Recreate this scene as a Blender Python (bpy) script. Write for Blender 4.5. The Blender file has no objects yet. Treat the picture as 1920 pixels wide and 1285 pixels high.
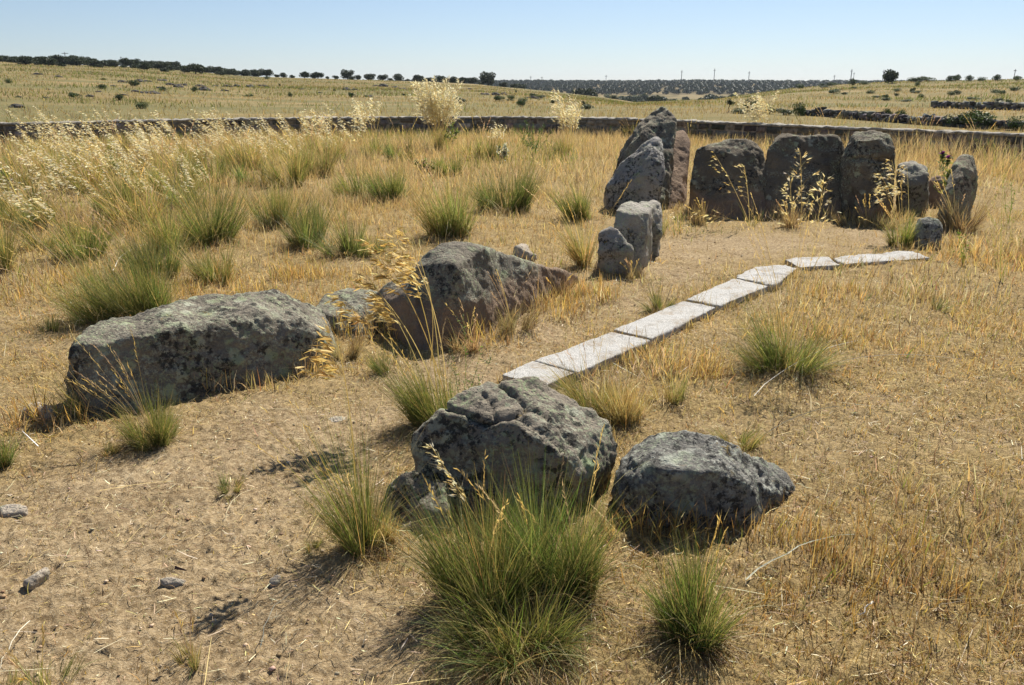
import bpy, bmesh, math, random
import numpy as np
from mathutils import Vector, Matrix

# ------------------------------------------------------------------ camera, sky, sun, exposure
SC = bpy.context.scene
CAM_H = 1.65
FPX = 1471.0                       # focal length in photo pixels (1920 wide)
PITCH = math.atan(484.5/FPX)
SP, CP = math.sin(PITCH), math.cos(PITCH)
cd = bpy.data.cameras.new('camera')
cam = bpy.data.objects.new('camera', cd)
SC.collection.objects.link(cam)
cam.location = (0, 0, CAM_H)
cam.rotation_euler = (math.pi/2-PITCH, 0, 0)
cd.sensor_width = 23.5
cd.lens = 23.5*FPX/1920
cd.clip_start = 0.05
cd.clip_end = 9000
SC.camera = cam

SUN_AZ = math.radians(24)          # to the right of straight ahead
SUN_EL = math.radians(47)
W = bpy.data.worlds.new('World'); SC.world = W
W.use_nodes = True
wt = W.node_tree
bg = wt.nodes['Background']
sky = wt.nodes.new('ShaderNodeTexSky')
sky.sky_type = 'NISHITA'
sky.sun_disc = False
sky.sun_elevation = SUN_EL
sky.sun_rotation = SUN_AZ
sky.altitude = 1100
sky.air_density = 1.0
sky.dust_density = 0.25
sky.ozone_density = 1.6
_t = wt.nodes.new('ShaderNodeMix'); _t.data_type = 'RGBA'; _t.blend_type = 'MULTIPLY'; _t.inputs[0].default_value = 1.0
wt.links.new(sky.outputs[0], _t.inputs[6]); _g = wt.nodes.new('ShaderNodeTexCoord'); _s = wt.nodes.new('ShaderNodeSeparateXYZ'); wt.links.new(_g.outputs['Generated'], _s.inputs[0])
_r = wt.nodes.new('ShaderNodeValToRGB'); wt.links.new(_s.outputs[2], _r.inputs[0])
_r.color_ramp.elements[0].position = 0.0; _r.color_ramp.elements[0].color = (.76, .83, 1.02, 1)
_r.color_ramp.elements[1].position = 0.13; _r.color_ramp.elements[1].color = (1.0, .99, 1.04, 1)
wt.links.new(_r.outputs[0], _t.inputs[7])
wt.links.new(_t.outputs[2], bg.inputs[0])
bg.inputs[1].default_value = 0.061
sd = bpy.data.lights.new('sun', 'SUN')
sd.energy = 5.0
sd.angle = math.radians(0.55)
sd.color = (1.0, 0.95, 0.86)
sun = bpy.data.objects.new('sun', sd)
SC.collection.objects.link(sun)
_d = Vector((math.sin(SUN_AZ)*math.cos(SUN_EL), math.cos(SUN_AZ)*math.cos(SUN_EL), math.sin(SUN_EL)))
sun.rotation_euler = _d.to_track_quat('Z', 'Y').to_euler()
sun.location = (20, 40, 50)
SC.view_settings.view_transform = 'Standard'
SC.view_settings.look = 'None'
SC.view_settings.exposure = 0.68
SC.view_settings.gamma = 1.0
SC.render.engine = 'CYCLES'
cy = SC.cycles
cy.max_bounces = 6
cy.diffuse_bounces = 2
cy.glossy_bounces = 1
cy.transmission_bounces = 3
cy.transparent_max_bounces = 4
cy.volume_bounces = 0

rng = np.random.default_rng(7)
random.seed(7)

# ------------------------------------------------------------------ rays of the photo -> places in the world
def ray(px, py):
    u = (px-960)/FPX; v = (642.5-py)/FPX
    return u, CP+v*SP, -SP+v*CP
def P(px, py, Y):
    u, f, z = ray(px, py); t = Y/f
    return (u*t, Y, CAM_H+z*t)
def ZP(px, py, z):
    u, f, w = ray(px, py); t = (z-CAM_H)/w
    return (u*t, f*t, z)
def G(px, py):
    return ZP(px, py, 0.0)

# ------------------------------------------------------------------ numpy noise
def _hash(ix, iy, iz, seed):
    h = (ix.astype(np.int64)*374761393+iy.astype(np.int64)*668265263+iz.astype(np.int64)*2147483647+seed*1274126177) & 0xFFFFFFFF
    h = ((h ^ (h >> 13))*1274126177) & 0xFFFFFFFF
    h = ((h ^ (h >> 15))*2246822519) & 0xFFFFFFFF
    return ((h ^ (h >> 16)) & 0xFFFFFF)/float(0xFFFFFF)
def vnoise(x, y, z=None, seed=0):
    x = np.asarray(x, float); y = np.asarray(y, float)
    ix = np.floor(x); iy = np.floor(y); fx = x-ix; fy = y-iy
    ux = fx*fx*(3-2*fx); uy = fy*fy*(3-2*fy)
    if z is None:
        z0 = np.zeros_like(ix)
        a = _hash(ix, iy, z0, seed); b = _hash(ix+1, iy, z0, seed); c = _hash(ix, iy+1, z0, seed); d = _hash(ix+1, iy+1, z0, seed)
        return (a+(b-a)*ux)*(1-uy)+(c+(d-c)*ux)*uy
    z = np.asarray(z, float); iz = np.floor(z); fz = z-iz; uz = fz*fz*(3-2*fz)
    def pl(k):
        a = _hash(ix, iy, iz+k, seed); b = _hash(ix+1, iy, iz+k, seed); c = _hash(ix, iy+1, iz+k, seed); d = _hash(ix+1, iy+1, iz+k, seed)
        return (a+(b-a)*ux)*(1-uy)+(c+(d-c)*ux)*uy
    return pl(0)*(1-uz)+pl(1)*uz
def fbm(x, y, z=None, o=4, seed=0, g=0.5, lac=2.03):
    s = 0; a = 1; t = 0; k = 1
    for i in range(o):
        s = s+a*vnoise(np.asarray(x)*k+i*17.3, np.asarray(y)*k-i*9.1, None if z is None else np.asarray(z)*k+i*5.7, seed+i)
        t += a; a *= g; k *= lac
    return s/t

def sstep(a, b, x):
    t = np.clip((x-a)/(b-a), 0, 1)
    return t*t*(3-2*t)

# ------------------------------------------------------------------ terrain
_AZ = np.radians([-180, -75, -60, -45, -32, -24, -17, -10, -2.3, 3.2, 8.5, 13.8, 18.8, 20.8, 25.5, 32, 45, 60, 75, 180])
_HC = [3, 10, 12, 11.5, 8.6, 6.9, 3.9, 2.9, 1.5, -1.2, -3.6, -1.9, 0.7, 1.3, 2.2, 2.9, 4, 5, 3, 3]
_RC = [250, 260, 300, 300, 300, 300, 300, 300, 290, 280, 230, 200, 200, 200, 200, 210, 230, 250, 250, 250]
def terrain(x, y):
    x = np.asarray(x, float); y = np.asarray(y, float)
    r = np.hypot(x, y)+1e-9; az = np.arctan2(x, y)
    hc = np.interp(az, _AZ, _HC); rc = np.interp(az, _AZ, _RC)
    r0 = np.interp(az, _AZ, [40]*9+[45, 60, 68, 70, 70, 70, 70, 60, 50, 40, 40])
    t = np.clip((r-r0)/(rc-r0), 0, 1)
    rise = hc*(t*0.8+0.2*t*t*(3-2*t))
    fall = sstep(0, 1, (r-rc)/(rc*0.9))
    h = rise+fall*(-11-hc)
    h = h+sstep(600, 1300, r)*13.5+np.where(r > 600, (vnoise(az*9+5, r/900, seed=4)-.5)*2.0*sstep(600, 1200, r), 0)
    h = h-sstep(1500, 4000, r)*25
    roll = (fbm(x/38, y/38, o=3, seed=11)-.5)*1.1*sstep(45, 120, r)
    h = h+roll*np.clip(t*1.5, 0, 1)
    near = (fbm(x/1.7, y/1.7, o=2, seed=21)-.5)*0.05*(1-sstep(40, 60, r))*sstep(1.0, 3.0, r)
    return h+near
def ground_z(x, y):
    return float(terrain(x, y))
def march(px, py, r_lo=20.0, r_hi=2500.0):
    u, f, w = ray(px, py); n = math.hypot(u, f)
    rs = np.geomspace(r_lo, r_hi, 1500)
    t = rs/n
    d = CAM_H+w*t-terrain(u*t, f*t)
    k = np.where(d < 0)[0]
    t = t[k[0]] if len(k) else t[-1]
    return (u*t, f*t, ground_z(u*t, f*t))

# ------------------------------------------------------------------ object helpers
COL = SC.collection
def tag(o, label=None, cat=None, group=None, kind=None):
    if label: o['label'] = label
    if cat: o['category'] = cat
    if group: o['group'] = group
    if kind or cat: o['kind'] = kind or 'thing'
    return o
def empty(name, loc, label, cat, group=None, rz=0):
    o = bpy.data.objects.new(name, None); COL.objects.link(o)
    o.location = loc; o.rotation_euler = (0, 0, rz); o.empty_display_size = .1
    return tag(o, label, cat, group)
def npmesh(name, verts, faces4=None, faces3=None, col=None, smooth=False, mats=None, matidx=None):
    """fast mesh from numpy arrays: quads and triangles, optional per-vertex colour"""
    me = bpy.data.meshes.new(name)
    verts = np.asarray(verts, np.float32).reshape(-1, 3)
    q = np.zeros((0, 4), np.int32) if faces4 is None or len(faces4) == 0 else np.asarray(faces4, np.int32)
    t = np.zeros((0, 3), np.int32) if faces3 is None or len(faces3) == 0 else np.asarray(faces3, np.int32)
    me.vertices.add(len(verts)); me.vertices.foreach_set('co', verts.ravel())
    loops = np.concatenate([q.ravel(), t.ravel()]).astype(np.int32)
    me.loops.add(len(loops)); me.loops.foreach_set('vertex_index', loops)
    n = len(q)+len(t)
    tot = np.concatenate([np.full(len(q), 4), np.full(len(t), 3)]).astype(np.int32)
    st = np.concatenate([[0], np.cumsum(tot)[:-1]]).astype(np.int32) if n else np.zeros(0, np.int32)
    me.polygons.add(n); me.polygons.foreach_set('loop_start', st); me.polygons.foreach_set('loop_total', tot)
    if smooth: me.polygons.foreach_set('use_smooth', np.ones(n, bool))
    if matidx is not None: me.polygons.foreach_set('material_index', np.asarray(matidx, np.int32))
    if col is not None:
        a = me.color_attributes.new('tint', 'FLOAT_COLOR', 'POINT')
        c = np.ones((len(verts), 4), np.float32); c[:, :3] = col
        a.data.foreach_set('color', c.ravel())
    me.update(calc_edges=True)
    for m in (mats or []): me.materials.append(m)
    return me
def link(name, me, parent=None):
    o = bpy.data.objects.new(name, me); COL.objects.link(o)
    if parent: o.parent = parent
    return o
def copy_tree(o, parent=None):
    c = o.copy(); COL.objects.link(c)
    if parent: c.parent = parent
    for ch in list(o.children): copy_tree(ch, c)
    return c

# ------------------------------------------------------------------ materials
def newmat(name):
    m = bpy.data.materials.new(name); m.use_nodes = True
    nt = m.node_tree
    b = nt.nodes['Principled BSDF']
    return m, nt, b
class N:
    def __init__(s, nt): s.nt = nt
    def n(s, t, **k):
        x = s.nt.nodes.new(t)
        for a, v in k.items(): setattr(x, a, v)
        return x
    def l(s, a, b): s.nt.links.new(a, b)
    def noise(s, vec, scale, detail=4, rough=.55, dist=0):
        x = s.n('ShaderNodeTexNoise'); s.l(vec, x.inputs['Vector'])
        x.inputs['Scale'].default_value = scale; x.inputs['Detail'].default_value = detail
        x.inputs['Roughness'].default_value = rough; x.inputs['Distortion'].default_value = dist
        return x.outputs['Fac']
    def vor(s, vec, scale, feature='F1', rnd=1):
        x = s.n('ShaderNodeTexVoronoi', feature=feature); s.l(vec, x.inputs['Vector'])
        x.inputs['Scale'].default_value = scale
        return x.outputs['Distance']
    def ramp(s, f, a, b, ca=(0, 0, 0), cb=(1, 1, 1), mid=None):
        x = s.n('ShaderNodeValToRGB'); s.l(f, x.inputs[0])
        e = x.color_ramp.elements
        e[0].position = a; e[1].position = b
        e[0].color = (*ca, 1); e[1].color = (*cb, 1)
        if mid:
            k = e.new(mid[0]); k.color = (*mid[1], 1)
        return x.outputs[0]
    def mix(s, f, a, b, mode='MIX'):
        x = s.n('ShaderNodeMix', data_type='RGBA', blend_type=mode)
        if hasattr(f, 'node'): s.l(f, x.inputs[0])
        else: x.inputs[0].default_value = f
        for i, v in ((6, a), (7, b)):
            if hasattr(v, 'node'): s.l(v, x.inputs[i])
            else: x.inputs[i].default_value = (*v, 1)
        return x.outputs[2]
    def math(s, op, a, b=0.0, c=None):
        x = s.n('ShaderNodeMath', operation=op)
        for i, v in ((0, a), (1, b), (2, c)):
            if v is None: continue
            if hasattr(v, 'node'): s.l(v, x.inputs[i])
            else: x.inputs[i].default_value = v
        return x.outputs[0]
    def bump(s, h, strength, dist, nrm=None):
        x = s.n('ShaderNodeBump'); s.l(h, x.inputs['Height'])
        x.inputs['Strength'].default_value = strength; x.inputs['Distance'].default_value = dist
        if nrm: s.l(nrm, x.inputs['Normal'])
        return x.outputs[0]
    def mapping(s, vec, scale=(1, 1, 1), loc=(0, 0, 0), rot=(0, 0, 0)):
        x = s.n('ShaderNodeMapping'); s.l(vec, x.inputs[0])
        x.inputs['Scale'].default_value = scale; x.inputs['Location'].default_value = loc; x.inputs['Rotation'].default_value = rot
        return x.outputs[0]

def blade_mat(name, translucency=0.35, rough=0.55, spec=0.3):
    m = bpy.data.materials.new(name); m.use_nodes = True
    nt = m.node_tree; nt.nodes.clear(); g = N(nt)
    out = g.n('ShaderNodeOutputMaterial')
    at = g.n('ShaderNodeAttribute', attribute_name='tint')
    p = g.n('ShaderNodeBsdfPrincipled'); p.inputs['Roughness'].default_value = rough
    p.inputs['Specular IOR Level'].default_value = spec
    g.l(at.outputs['Color'], p.inputs['Base Color'])
    tr = g.n('ShaderNodeBsdfTranslucent')
    g.l(g.mix(1.0, at.outputs['Color'], (1.0, .95, .75), 'MULTIPLY'), tr.inputs['Color'])
    mx = g.n('ShaderNodeMixShader'); mx.inputs[0].default_value = translucency
    g.l(p.outputs[0], mx.inputs[1]); g.l(tr.outputs[0], mx.inputs[2]); g.l(mx.outputs[0], out.inputs[0])
    return m
M_BLADE = blade_mat('grass_blades', .46)
M_SEED = blade_mat('seed_husks', .58, .5, .35)
M_LEAF = blade_mat('tree_leaves', .15, .6, .2)
M_LITTER = blade_mat('straw_litter', .05, .7, .2)

def rock_mat(name, base=(.18, .158, .125), dark=(.025, .024, .022), pale=(.47, .47, .35), brown=0.0, lichen=.5, black=.5, yellow=.3, seed=0, green=.25, scl=1.0):
    m, nt, b = newmat(name); g = N(nt)
    tc = g.n('ShaderNodeTexCoord').outputs['Object']
    v = g.mapping(tc, loc=(seed*3.7, seed*1.3, -seed*2.1), scale=(scl, scl, scl))
    n1 = g.noise(v, 3.0, 5, .6)
    c = g.mix(g.ramp(n1, .35, .65), tuple(x*.72 for x in base), tuple(x*1.25 for x in base))
    # grain of the granite
    gr = g.noise(v, 120, 3, .7)
    c = g.mix(g.ramp(gr, .35, .7), c, g.mix(1.0, c, (1.55, 1.5, 1.4), 'MULTIPLY'))
    mk = None
    if brown > 0:
        sep = g.n('ShaderNodeSeparateXYZ'); g.l(tc, sep.inputs[0])
        hb = g.math('ADD', sep.outputs[2], g.math('MULTIPLY', g.math('SUBTRACT', g.noise(v, 2.2, 4), .5), .35))
        mk = g.ramp(hb, max(brown-.04, 0), brown+.05, (1, 1, 1), (0, 0, 0))
        bc = g.mix(g.ramp(g.noise(v, 5, 5, .65), .3, .7), (.23, .155, .10), (.33, .23, .155))
        keep = g.math('SUBTRACT', 1.0, g.math('MULTIPLY', mk, .85))
        c = g.mix(mk, c, bc)
    # pale grey-green crustose lichen in lobed patches
    w = g.mapping(v, loc=(5, 3, 1))
    ln = g.math('ADD', g.vor(g.mix(.08, w, g.n('ShaderNodeTexNoise').outputs['Color']), 9), g.math('MULTIPLY', g.math('SUBTRACT', g.noise(w, 30, 5, .7), .5), .75))
    big = g.noise(w, 2.3, 3)
    lm = g.math('MULTIPLY', g.ramp(ln, .26, .36, (1, 1, 1), (0, 0, 0)), g.ramp(big, .62-lichen*.3, .72-lichen*.3))
    lm2 = g.math('MULTIPLY', g.ramp(g.noise(w, 46, 5, .75), .50, .57), g.ramp(g.noise(w, 4.0, 4), .56-lichen*.25, .68-lichen*.25))
    if mk: lm = g.math('MULTIPLY', lm, keep); lm2 = g.math('MULTIPLY', lm2, keep)
    gl = g.mix(g.ramp(g.noise(w, 6, 2), .4, .6), pale, (pale[0]*.78, pale[1]*(.84+green*.12), pale[2]*.68))
    c = g.mix(g.math('MULTIPLY', lm, .85), c, gl)
    c = g.mix(g.math('MULTIPLY', lm2, .75), c, gl)
    # black lichen specks and blotches
    w2 = g.mapping(v, loc=(-4, 7, 2))
    k1 = g.math('MULTIPLY', g.ramp(g.noise(w2, 22, 6, .74), .50, .55), g.ramp(g.noise(w2, 3.6, 4, .6), .66-black*.30, .74-black*.30))
    k2 = g.ramp(g.math('ADD', g.vor(w2, 26), g.math('MULTIPLY', g.noise(w2, 60, 3), .25)), .20, .27, (1, 1, 1), (0, 0, 0))
    k2 = g.math('MULTIPLY', k2, g.ramp(g.noise(w2, 5, 3), .50, .62))
    if mk: k1 = g.math('MULTIPLY', k1, keep); k2 = g.math('MULTIPLY', k2, keep)
    c = g.mix(g.math('MULTIPLY', k1, .85), c, dark)
    c = g.mix(g.math('MULTIPLY', k2, .85), c, dark)
    if yellow > 0:
        w3 = g.mapping(v, loc=(9, -2, 6))
        ym = g.math('MULTIPLY', g.ramp(g.noise(w3, 38, 4, .7), .57, .62), g.ramp(g.noise(w3, 4.0, 3), .66-yellow*.15, .74-yellow*.15))
        c = g.mix(g.math('MULTIPLY', ym, .8), c, (.30, .20, .04))
    g.l(c, b.inputs['Base Color'])
    b.inputs['Roughness'].default_value = .93
    b.inputs['Specular IOR Level'].default_value = .25
    h = g.math('ADD', g.math('MULTIPLY', g.noise(v, 28, 8, .68), 1.0), g.math('MULTIPLY', g.noise(v, 150, 4, .7), .22))
    h = g.math('ADD', h, g.math('MULTIPLY', lm, .12))
    h = g.math('SUBTRACT', h, g.math('MULTIPLY', g.ramp(g.vor(v, 42), .0, .35, (1, 1, 1), (0, 0, 0)), .25))
    g.l(g.bump(h, 1.0, .032), b.inputs['Normal'])
    return m
# ------------------------------------------------------------------ where things grow (world-space maps)
def blob(px, py, rx, ry, amp):
    x, y, _ = G(px, py)
    return (x, y, rx, ry, amp)
BARE = [blob(200, 1080, .7, .55, 1), blob(420, 900, .75, .55, 1), blob(560, 1150, .4, .35, .8), blob(640, 800, .55, .55, 1), blob(830, 700, .5, .45, .9), blob(40, 1200, .6, .3, .8),
        blob(1000, 620, .5, .7, 1), blob(1180, 560, .5, .8, .7), blob(1400, 455, 1.5, .95, 1), blob(1300, 490, .8, .8, .8),
        blob(1650, 440, .6, .6, .6), blob(50, 620, .8, .6, .5), blob(600, 520, .5, .5, .4), blob(1000, 420, 1.0, 1.0, .35), blob(330, 1230, .8, .3, .7)]
TALL = [blob(1010, 590, .35, .28, 1.0), blob(910, 640, .25, .14, .8), blob(1150, 770, .16, .2, 1.2), blob(1260, 690, .3, .25, .7), blob(1500, 580, .9, .9, .15),
        blob(1560, 640, .5, .5, .2), blob(1700, 540, .8, .6, .2), blob(1840, 470, .8, .8, .7), blob(1860, 1000, .4, .5, .25), blob(1600, 1060, .3, .3, .35),
        blob(1290, 1005, .35, .07, .7), blob(690, 625, .3, .15, .8), blob(600, 700, .22, .1, .7), blob(1110, 560, .2, .2, .8), blob(1160, 500, .3, .4, .6), blob(1250, 430, .3, .5, .7), blob(390, 735, .5, .07, .7),
        blob(1440, 412, 1.2, .18, .8), blob(1620, 412, .5, .3, .9), blob(1290, 400, .2, .4, .7), blob(100, 790, .25, .12, .8), blob(1850, 300, 5, 2.6, 1.2), blob(560, 520, .3, .3, .5), blob(1880, 620, .6, .7, .2), blob(200, 410, 2.6, 2.2, .4), blob(380, 400, 1.6, 1.5, .3), blob(110, 540, 1.0, .8, .4), blob(600, 400, 1.5, 1.2, .12)]
def bsum(bl, x, y):
    s = np.zeros_like(x)
    for (cx, cy_, rx, ry, a) in bl:
        s = s+a*np.exp(-((x-cx)/rx)**2-((y-cy_)/ry)**2)
    return s
def bareness(x, y):
    n = fbm(x/.5, y/.5, o=3, seed=31)
    return np.clip(bsum(BARE, x, y)*.95+(n-.5)*1.3, 0, 1)
def tallness(x, y):
    far = sstep(9.5, 17, y+1.0*(fbm(x/2.5, y/2.5, o=2, seed=33)-.5)*6)
    n = fbm(x/.6, y/.6, o=3, seed=35)
    return np.clip(bsum(TALL, x, y), 0, 1.3)*(.6+.8*n)+far*(.55+.9*n)

# ------------------------------------------------------------------ ground sheet
def make_ground():
    a_f = np.radians(np.arange(-50, 50.01, .16)); a_c = np.radians(np.arange(54, 306.1, 4))
    ang = np.concatenate([a_f, a_c]); na = len(ang)
    r = [0.5]
    while r[-1] < 1.5: r.append(r[-1]+.25)
    while r[-1] < 8: r.append(r[-1]*1.0042)
    while r[-1] < 40: r.append(r[-1]*1.009)
    while r[-1] < 400: r.append(r[-1]*1.012)
    while r[-1] < 5000: r.append(r[-1]*1.035)
    r = np.array(r); nr = len(r)
    R, A = np.meshgrid(r, ang, indexing='ij')
    X = R*np.sin(A); Y = R*np.cos(A)
    Z = terrain(X, Y)
    bare = bareness(X, Y)
    k = (1-sstep(9, 20, R))*sstep(1.0, 1.6, R)
    crumb = (fbm(X/.075, Y/.075, o=4, seed=41, g=.66)-.5)
    clod = np.clip(fbm(X/.028, Y/.028, o=2, seed=43)-.56, 0, 1)
    dents = np.clip(.38-fbm(X/.22, Y/.22, o=2, seed=47), 0, 1)
    Z = Z+k*(crumb*(.050-.016*bare)+clod*.036-dents*.035)
    Z = Z+(1-bare)*k*.012*(fbm(X/.3, Y/.3, o=3, seed=45))
    v = np.stack([X, Y, Z], -1).reshape(-1, 3)
    v = np.concatenate([v, [[0, 0, 0.0]]]); c0 = len(v)-1
    i = np.arange(nr-1)[:, None]*na; j = np.arange(na)[None, :]; j2 = (j+1) % na
    q = np.stack([i+j, i+na+j, i+na+j2, i+j2], -1).reshape(-1, 4)[:, ::-1]
    jj = np.arange(na); t = np.stack([np.full(na, c0), (jj+1) % na, jj], -1)
    col = np.zeros((len(v), 3)); col[:-1, 0] = (bare*(1-sstep(12, 22, R))).ravel(); col[:-1, 1] = np.clip(tallness(X, Y), 0, 1).ravel()
    me = npmesh('ground', v, q, t, col=col, smooth=True)
    m, nt, b = newmat('dry_ground'); g = N(nt)
    geo = g.n('ShaderNodeNewGeometry').outputs['Position']
    at = g.n('ShaderNodeAttribute', attribute_name='tint'); sp = g.n('ShaderNodeSeparateColor'); g.l(at.outputs['Color'], sp.inputs[0])
    n1 = g.noise(geo, 2.6, 6, .65); n2 = g.noise(geo, 40, 6, .7); n3 = g.noise(geo, 160, 4, .7)
    soil = g.mix(g.ramp(n1, .3, .7), (.31, .228, .13), (.45, .35, .215))
    soil = g.mix(g.ramp(n2, .38, .62), g.mix(1.0, soil, (.55, .50, .44), 'MULTIPLY'), g.mix(1.0, soil, (1.2, 1.18, 1.14), 'MULTIPLY'))
    soil = g.mix(g.ramp(n3, .60, .68), soil, (.54, .47, .34))
    grass = g.mix(g.ramp(g.noise(geo, 5, 5, .65), .3, .7), (.24, .18, .085), (.44, .335, .165))
    grass = g.mix(g.ramp(g.noise(geo, 70, 5, .75), .40, .62), g.mix(1.0, grass, (.5, .46, .42), 'MULTIPLY'), g.mix(1.0, grass, (1.35, 1.3, 1.2), 'MULTIPLY'))
    near = g.mix(sp.outputs[0], grass, soil)
    # far fields: straw with olive bands along the slope
    d = g.n('ShaderNodeVectorMath', operation='LENGTH'); g.l(geo, d.inputs[0]); dist = d.outputs['Value']
    fv = g.mapping(geo, scale=(.35, 1.0, 1.0))
    f1 = g.noise(g.mapping(geo, scale=(.012, .035, .02)), 1.0, 5, .6)
    f2 = g.noise(fv, .22, 6, .7); f3 = g.noise(fv, 1.6, 5, .75)
    straw = g.mix(g.ramp(f1, .38, .62), (.27, .20, .10), (.205, .165, .072))
    straw = g.mix(g.ramp(f2, .35, .68), g.mix(1.0, straw, (.70, .74, .62), 'MULTIPLY'), g.mix(1.0, straw, (1.22, 1.16, 1.12), 'MULTIPLY'))
    olive = g.mix(g.ramp(f3, .35, .6), (.11, .115, .045), (.19, .165, .07))
    om = g.math('MULTIPLY', g.ramp(g.noise(g.mapping(geo, scale=(.02, .055, .03), loc=(4, 2, 0)), 1.0, 6, .72), .47, .57), .8)
    far = g.mix(om, straw, olive)
    far = g.mix(g.ramp(f3, .60, .68), far, g.mix(.5, far, (.10, .095, .04)))
    wood = g.mix(g.ramp(g.noise(g.mapping(geo, scale=(.02, .02, .02)), 1.0, 5, .7), .45, .55), (.24, .18, .085), (.05, .04, .014))
    far = g.mix(g.ramp(g.math('DIVIDE', dist, 1000.0), .62, .85), far, wood)
    fm = g.ramp(g.math('DIVIDE', dist, 100.0), .26, .36)
    g.l(g.mix(fm, near, far), b.inputs['Base Color'])
    b.inputs['Roughness'].default_value = 1.0; b.inputs['Specular IOR Level'].default_value = .1
    h = g.math('ADD', n2, g.math('MULTIPLY', n3, .45))
    bn = g.bump(h, .8, .016)
    g.l(bn, b.inputs['Normal'])
    me.materials.append(m)
    return tag(link('ground', me), kind='structure')
make_ground()

# ------------------------------------------------------------------ standing stones and boulders
def res(p):
    if p[0] == 'g': x, y, z = G(p[1], p[2]); return (x, y, -.14)
    if p[0] == 'y': return P(p[1], p[2], p[3])
    return ZP(p[1], p[2], p[3])
def g_(*pp): return [('g', a, b) for a, b in pp]
def z_(*pp): return [('z', a, b, c) for a, b, c in pp]
def y_(*pp): return [('y', a, b, c) for a, b, c in pp]
def rock(name, hulls, mat, label, cat, vox=.014, smooth=4, amp=1.0, seed=0, cracks=None, group=None, fine=1.0, mid=1.0):
    bm = bmesh.new()
    allp = []
    for h in hulls:
        b2 = bmesh.new()
        for p in h:
            c = res(p); allp.append(c); b2.verts.new(c)
        r = bmesh.ops.convex_hull(b2, input=b2.verts)
        bmesh.ops.delete(b2, geom=list({e for e in r['geom_interior']+r['geom_unused'] if isinstance(e, bmesh.types.BMVert)}), context='VERTS')
        bmesh.ops.recalc_face_normals(b2, faces=b2.faces)
        tmp = bpy.data.meshes.new('t'); b2.to_mesh(tmp); b2.free(); bm.from_mesh(tmp); bpy.data.meshes.remove(tmp)
    me = bpy.data.meshes.new(name); bm.to_mesh(me); bm.free()
    o = bpy.data.objects.new('tmp', me); COL.objects.link(o)
    md = o.modifiers.new('r', 'REMESH'); md.mode = 'VOXEL'; md.voxel_size = vox; md.use_smooth_shade = True
    ms = o.modifiers.new('s', 'SMOOTH'); ms.factor = .6; ms.iterations = smooth
    dg = bpy.context.evaluated_depsgraph_get(); dg.update()
    me2 = bpy.data.meshes.new_from_object(o.evaluated_get(dg))
    bpy.data.objects.remove(o); bpy.data.meshes.remove(me)
    n = len(me2.vertices)
    co = np.empty(n*3, np.float32); me2.vertices.foreach_get('co', co); co = co.reshape(-1, 3).astype(float)
    nr = np.empty(n*3, np.float32); me2.vertices.foreach_get('normal', nr); nr = nr.reshape(-1, 3).astype(float)
    s = seed*7.1; x, y, z = co[:, 0]+s, co[:, 1]-s, co[:, 2]+s*.5
    d = (fbm(x/.28, y/.30, z/.30, o=2, seed=seed)-.5)*.075*amp
    rd = 1-np.abs(fbm(x/.16, y/.16, z/.16, o=3, seed=seed+50)*2-1)*2.2
    d += (np.clip(rd, -1, 1)*.5)*.014*amp*mid
    # flat chips: quantised noise gives small facets
    f = fbm(x/.11, y/.11, z/.13, o=3, seed=seed+90)
    d += (np.round(f*7)/7-.5)*.030*amp*mid*.7+(f-.5)*.03*amp*mid
    d += (fbm(x/.035, y/.035, z/.035, o=4, seed=seed+130, g=.65)-.5)*.024*amp*fine
    if cracks:
        ys = co[:, 1]*CP-(co[:, 2]-CAM_H)*SP
        u = co[:, 0]/ys; v = (co[:, 1]*SP+(co[:, 2]-CAM_H)*CP)/ys
        px = 960+u*FPX; py = 642.5-v*FPX
        px = px+(fbm(x/.05, y/.05, z/.05, o=2, seed=5)-.5)*10; py = py+(fbm(x/.05, y/.05, z/.05, o=2, seed=6)-.5)*10
        face = np.clip((nr[:, 2]+(-nr[:, 1])*.5)*3, 0, 1)
        for (pl, w, dp) in cracks:
            best = np.full(n, 1e9)
            for (ax, ay), (bx, by) in zip(pl[:-1], pl[1:]):
                L = (bx-ax)**2+(by-ay)**2
                t = np.clip(((px-ax)*(bx-ax)+(py-ay)*(by-ay))/L, 0, 1)
                best = np.minimum(best, np.hypot(px-ax-t*(bx-ax), py-ay-t*(by-ay)))
            d -= face*dp*(np.exp(-(best/w)**2)*.55+np.exp(-(best/(w*.45))**2)*.45)
            d += face*dp*.18*np.exp(-((best-w*2.6)/(w*1.4))**2)
    co = co+nr*d[:, None]
    base = np.array([np.mean([p[0] for p in allp]), np.mean([p[1] for p in allp])])
    org = np.array([base[0], base[1], ground_z(*base)])
    me2.vertices.foreach_set('co', (co-org).astype(np.float32).ravel()); me2.update()
    me2.materials.clear(); me2.materials.append(mat)
    o = link(name, me2); o.location = org
    return tag(o, label, cat, group)

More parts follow.
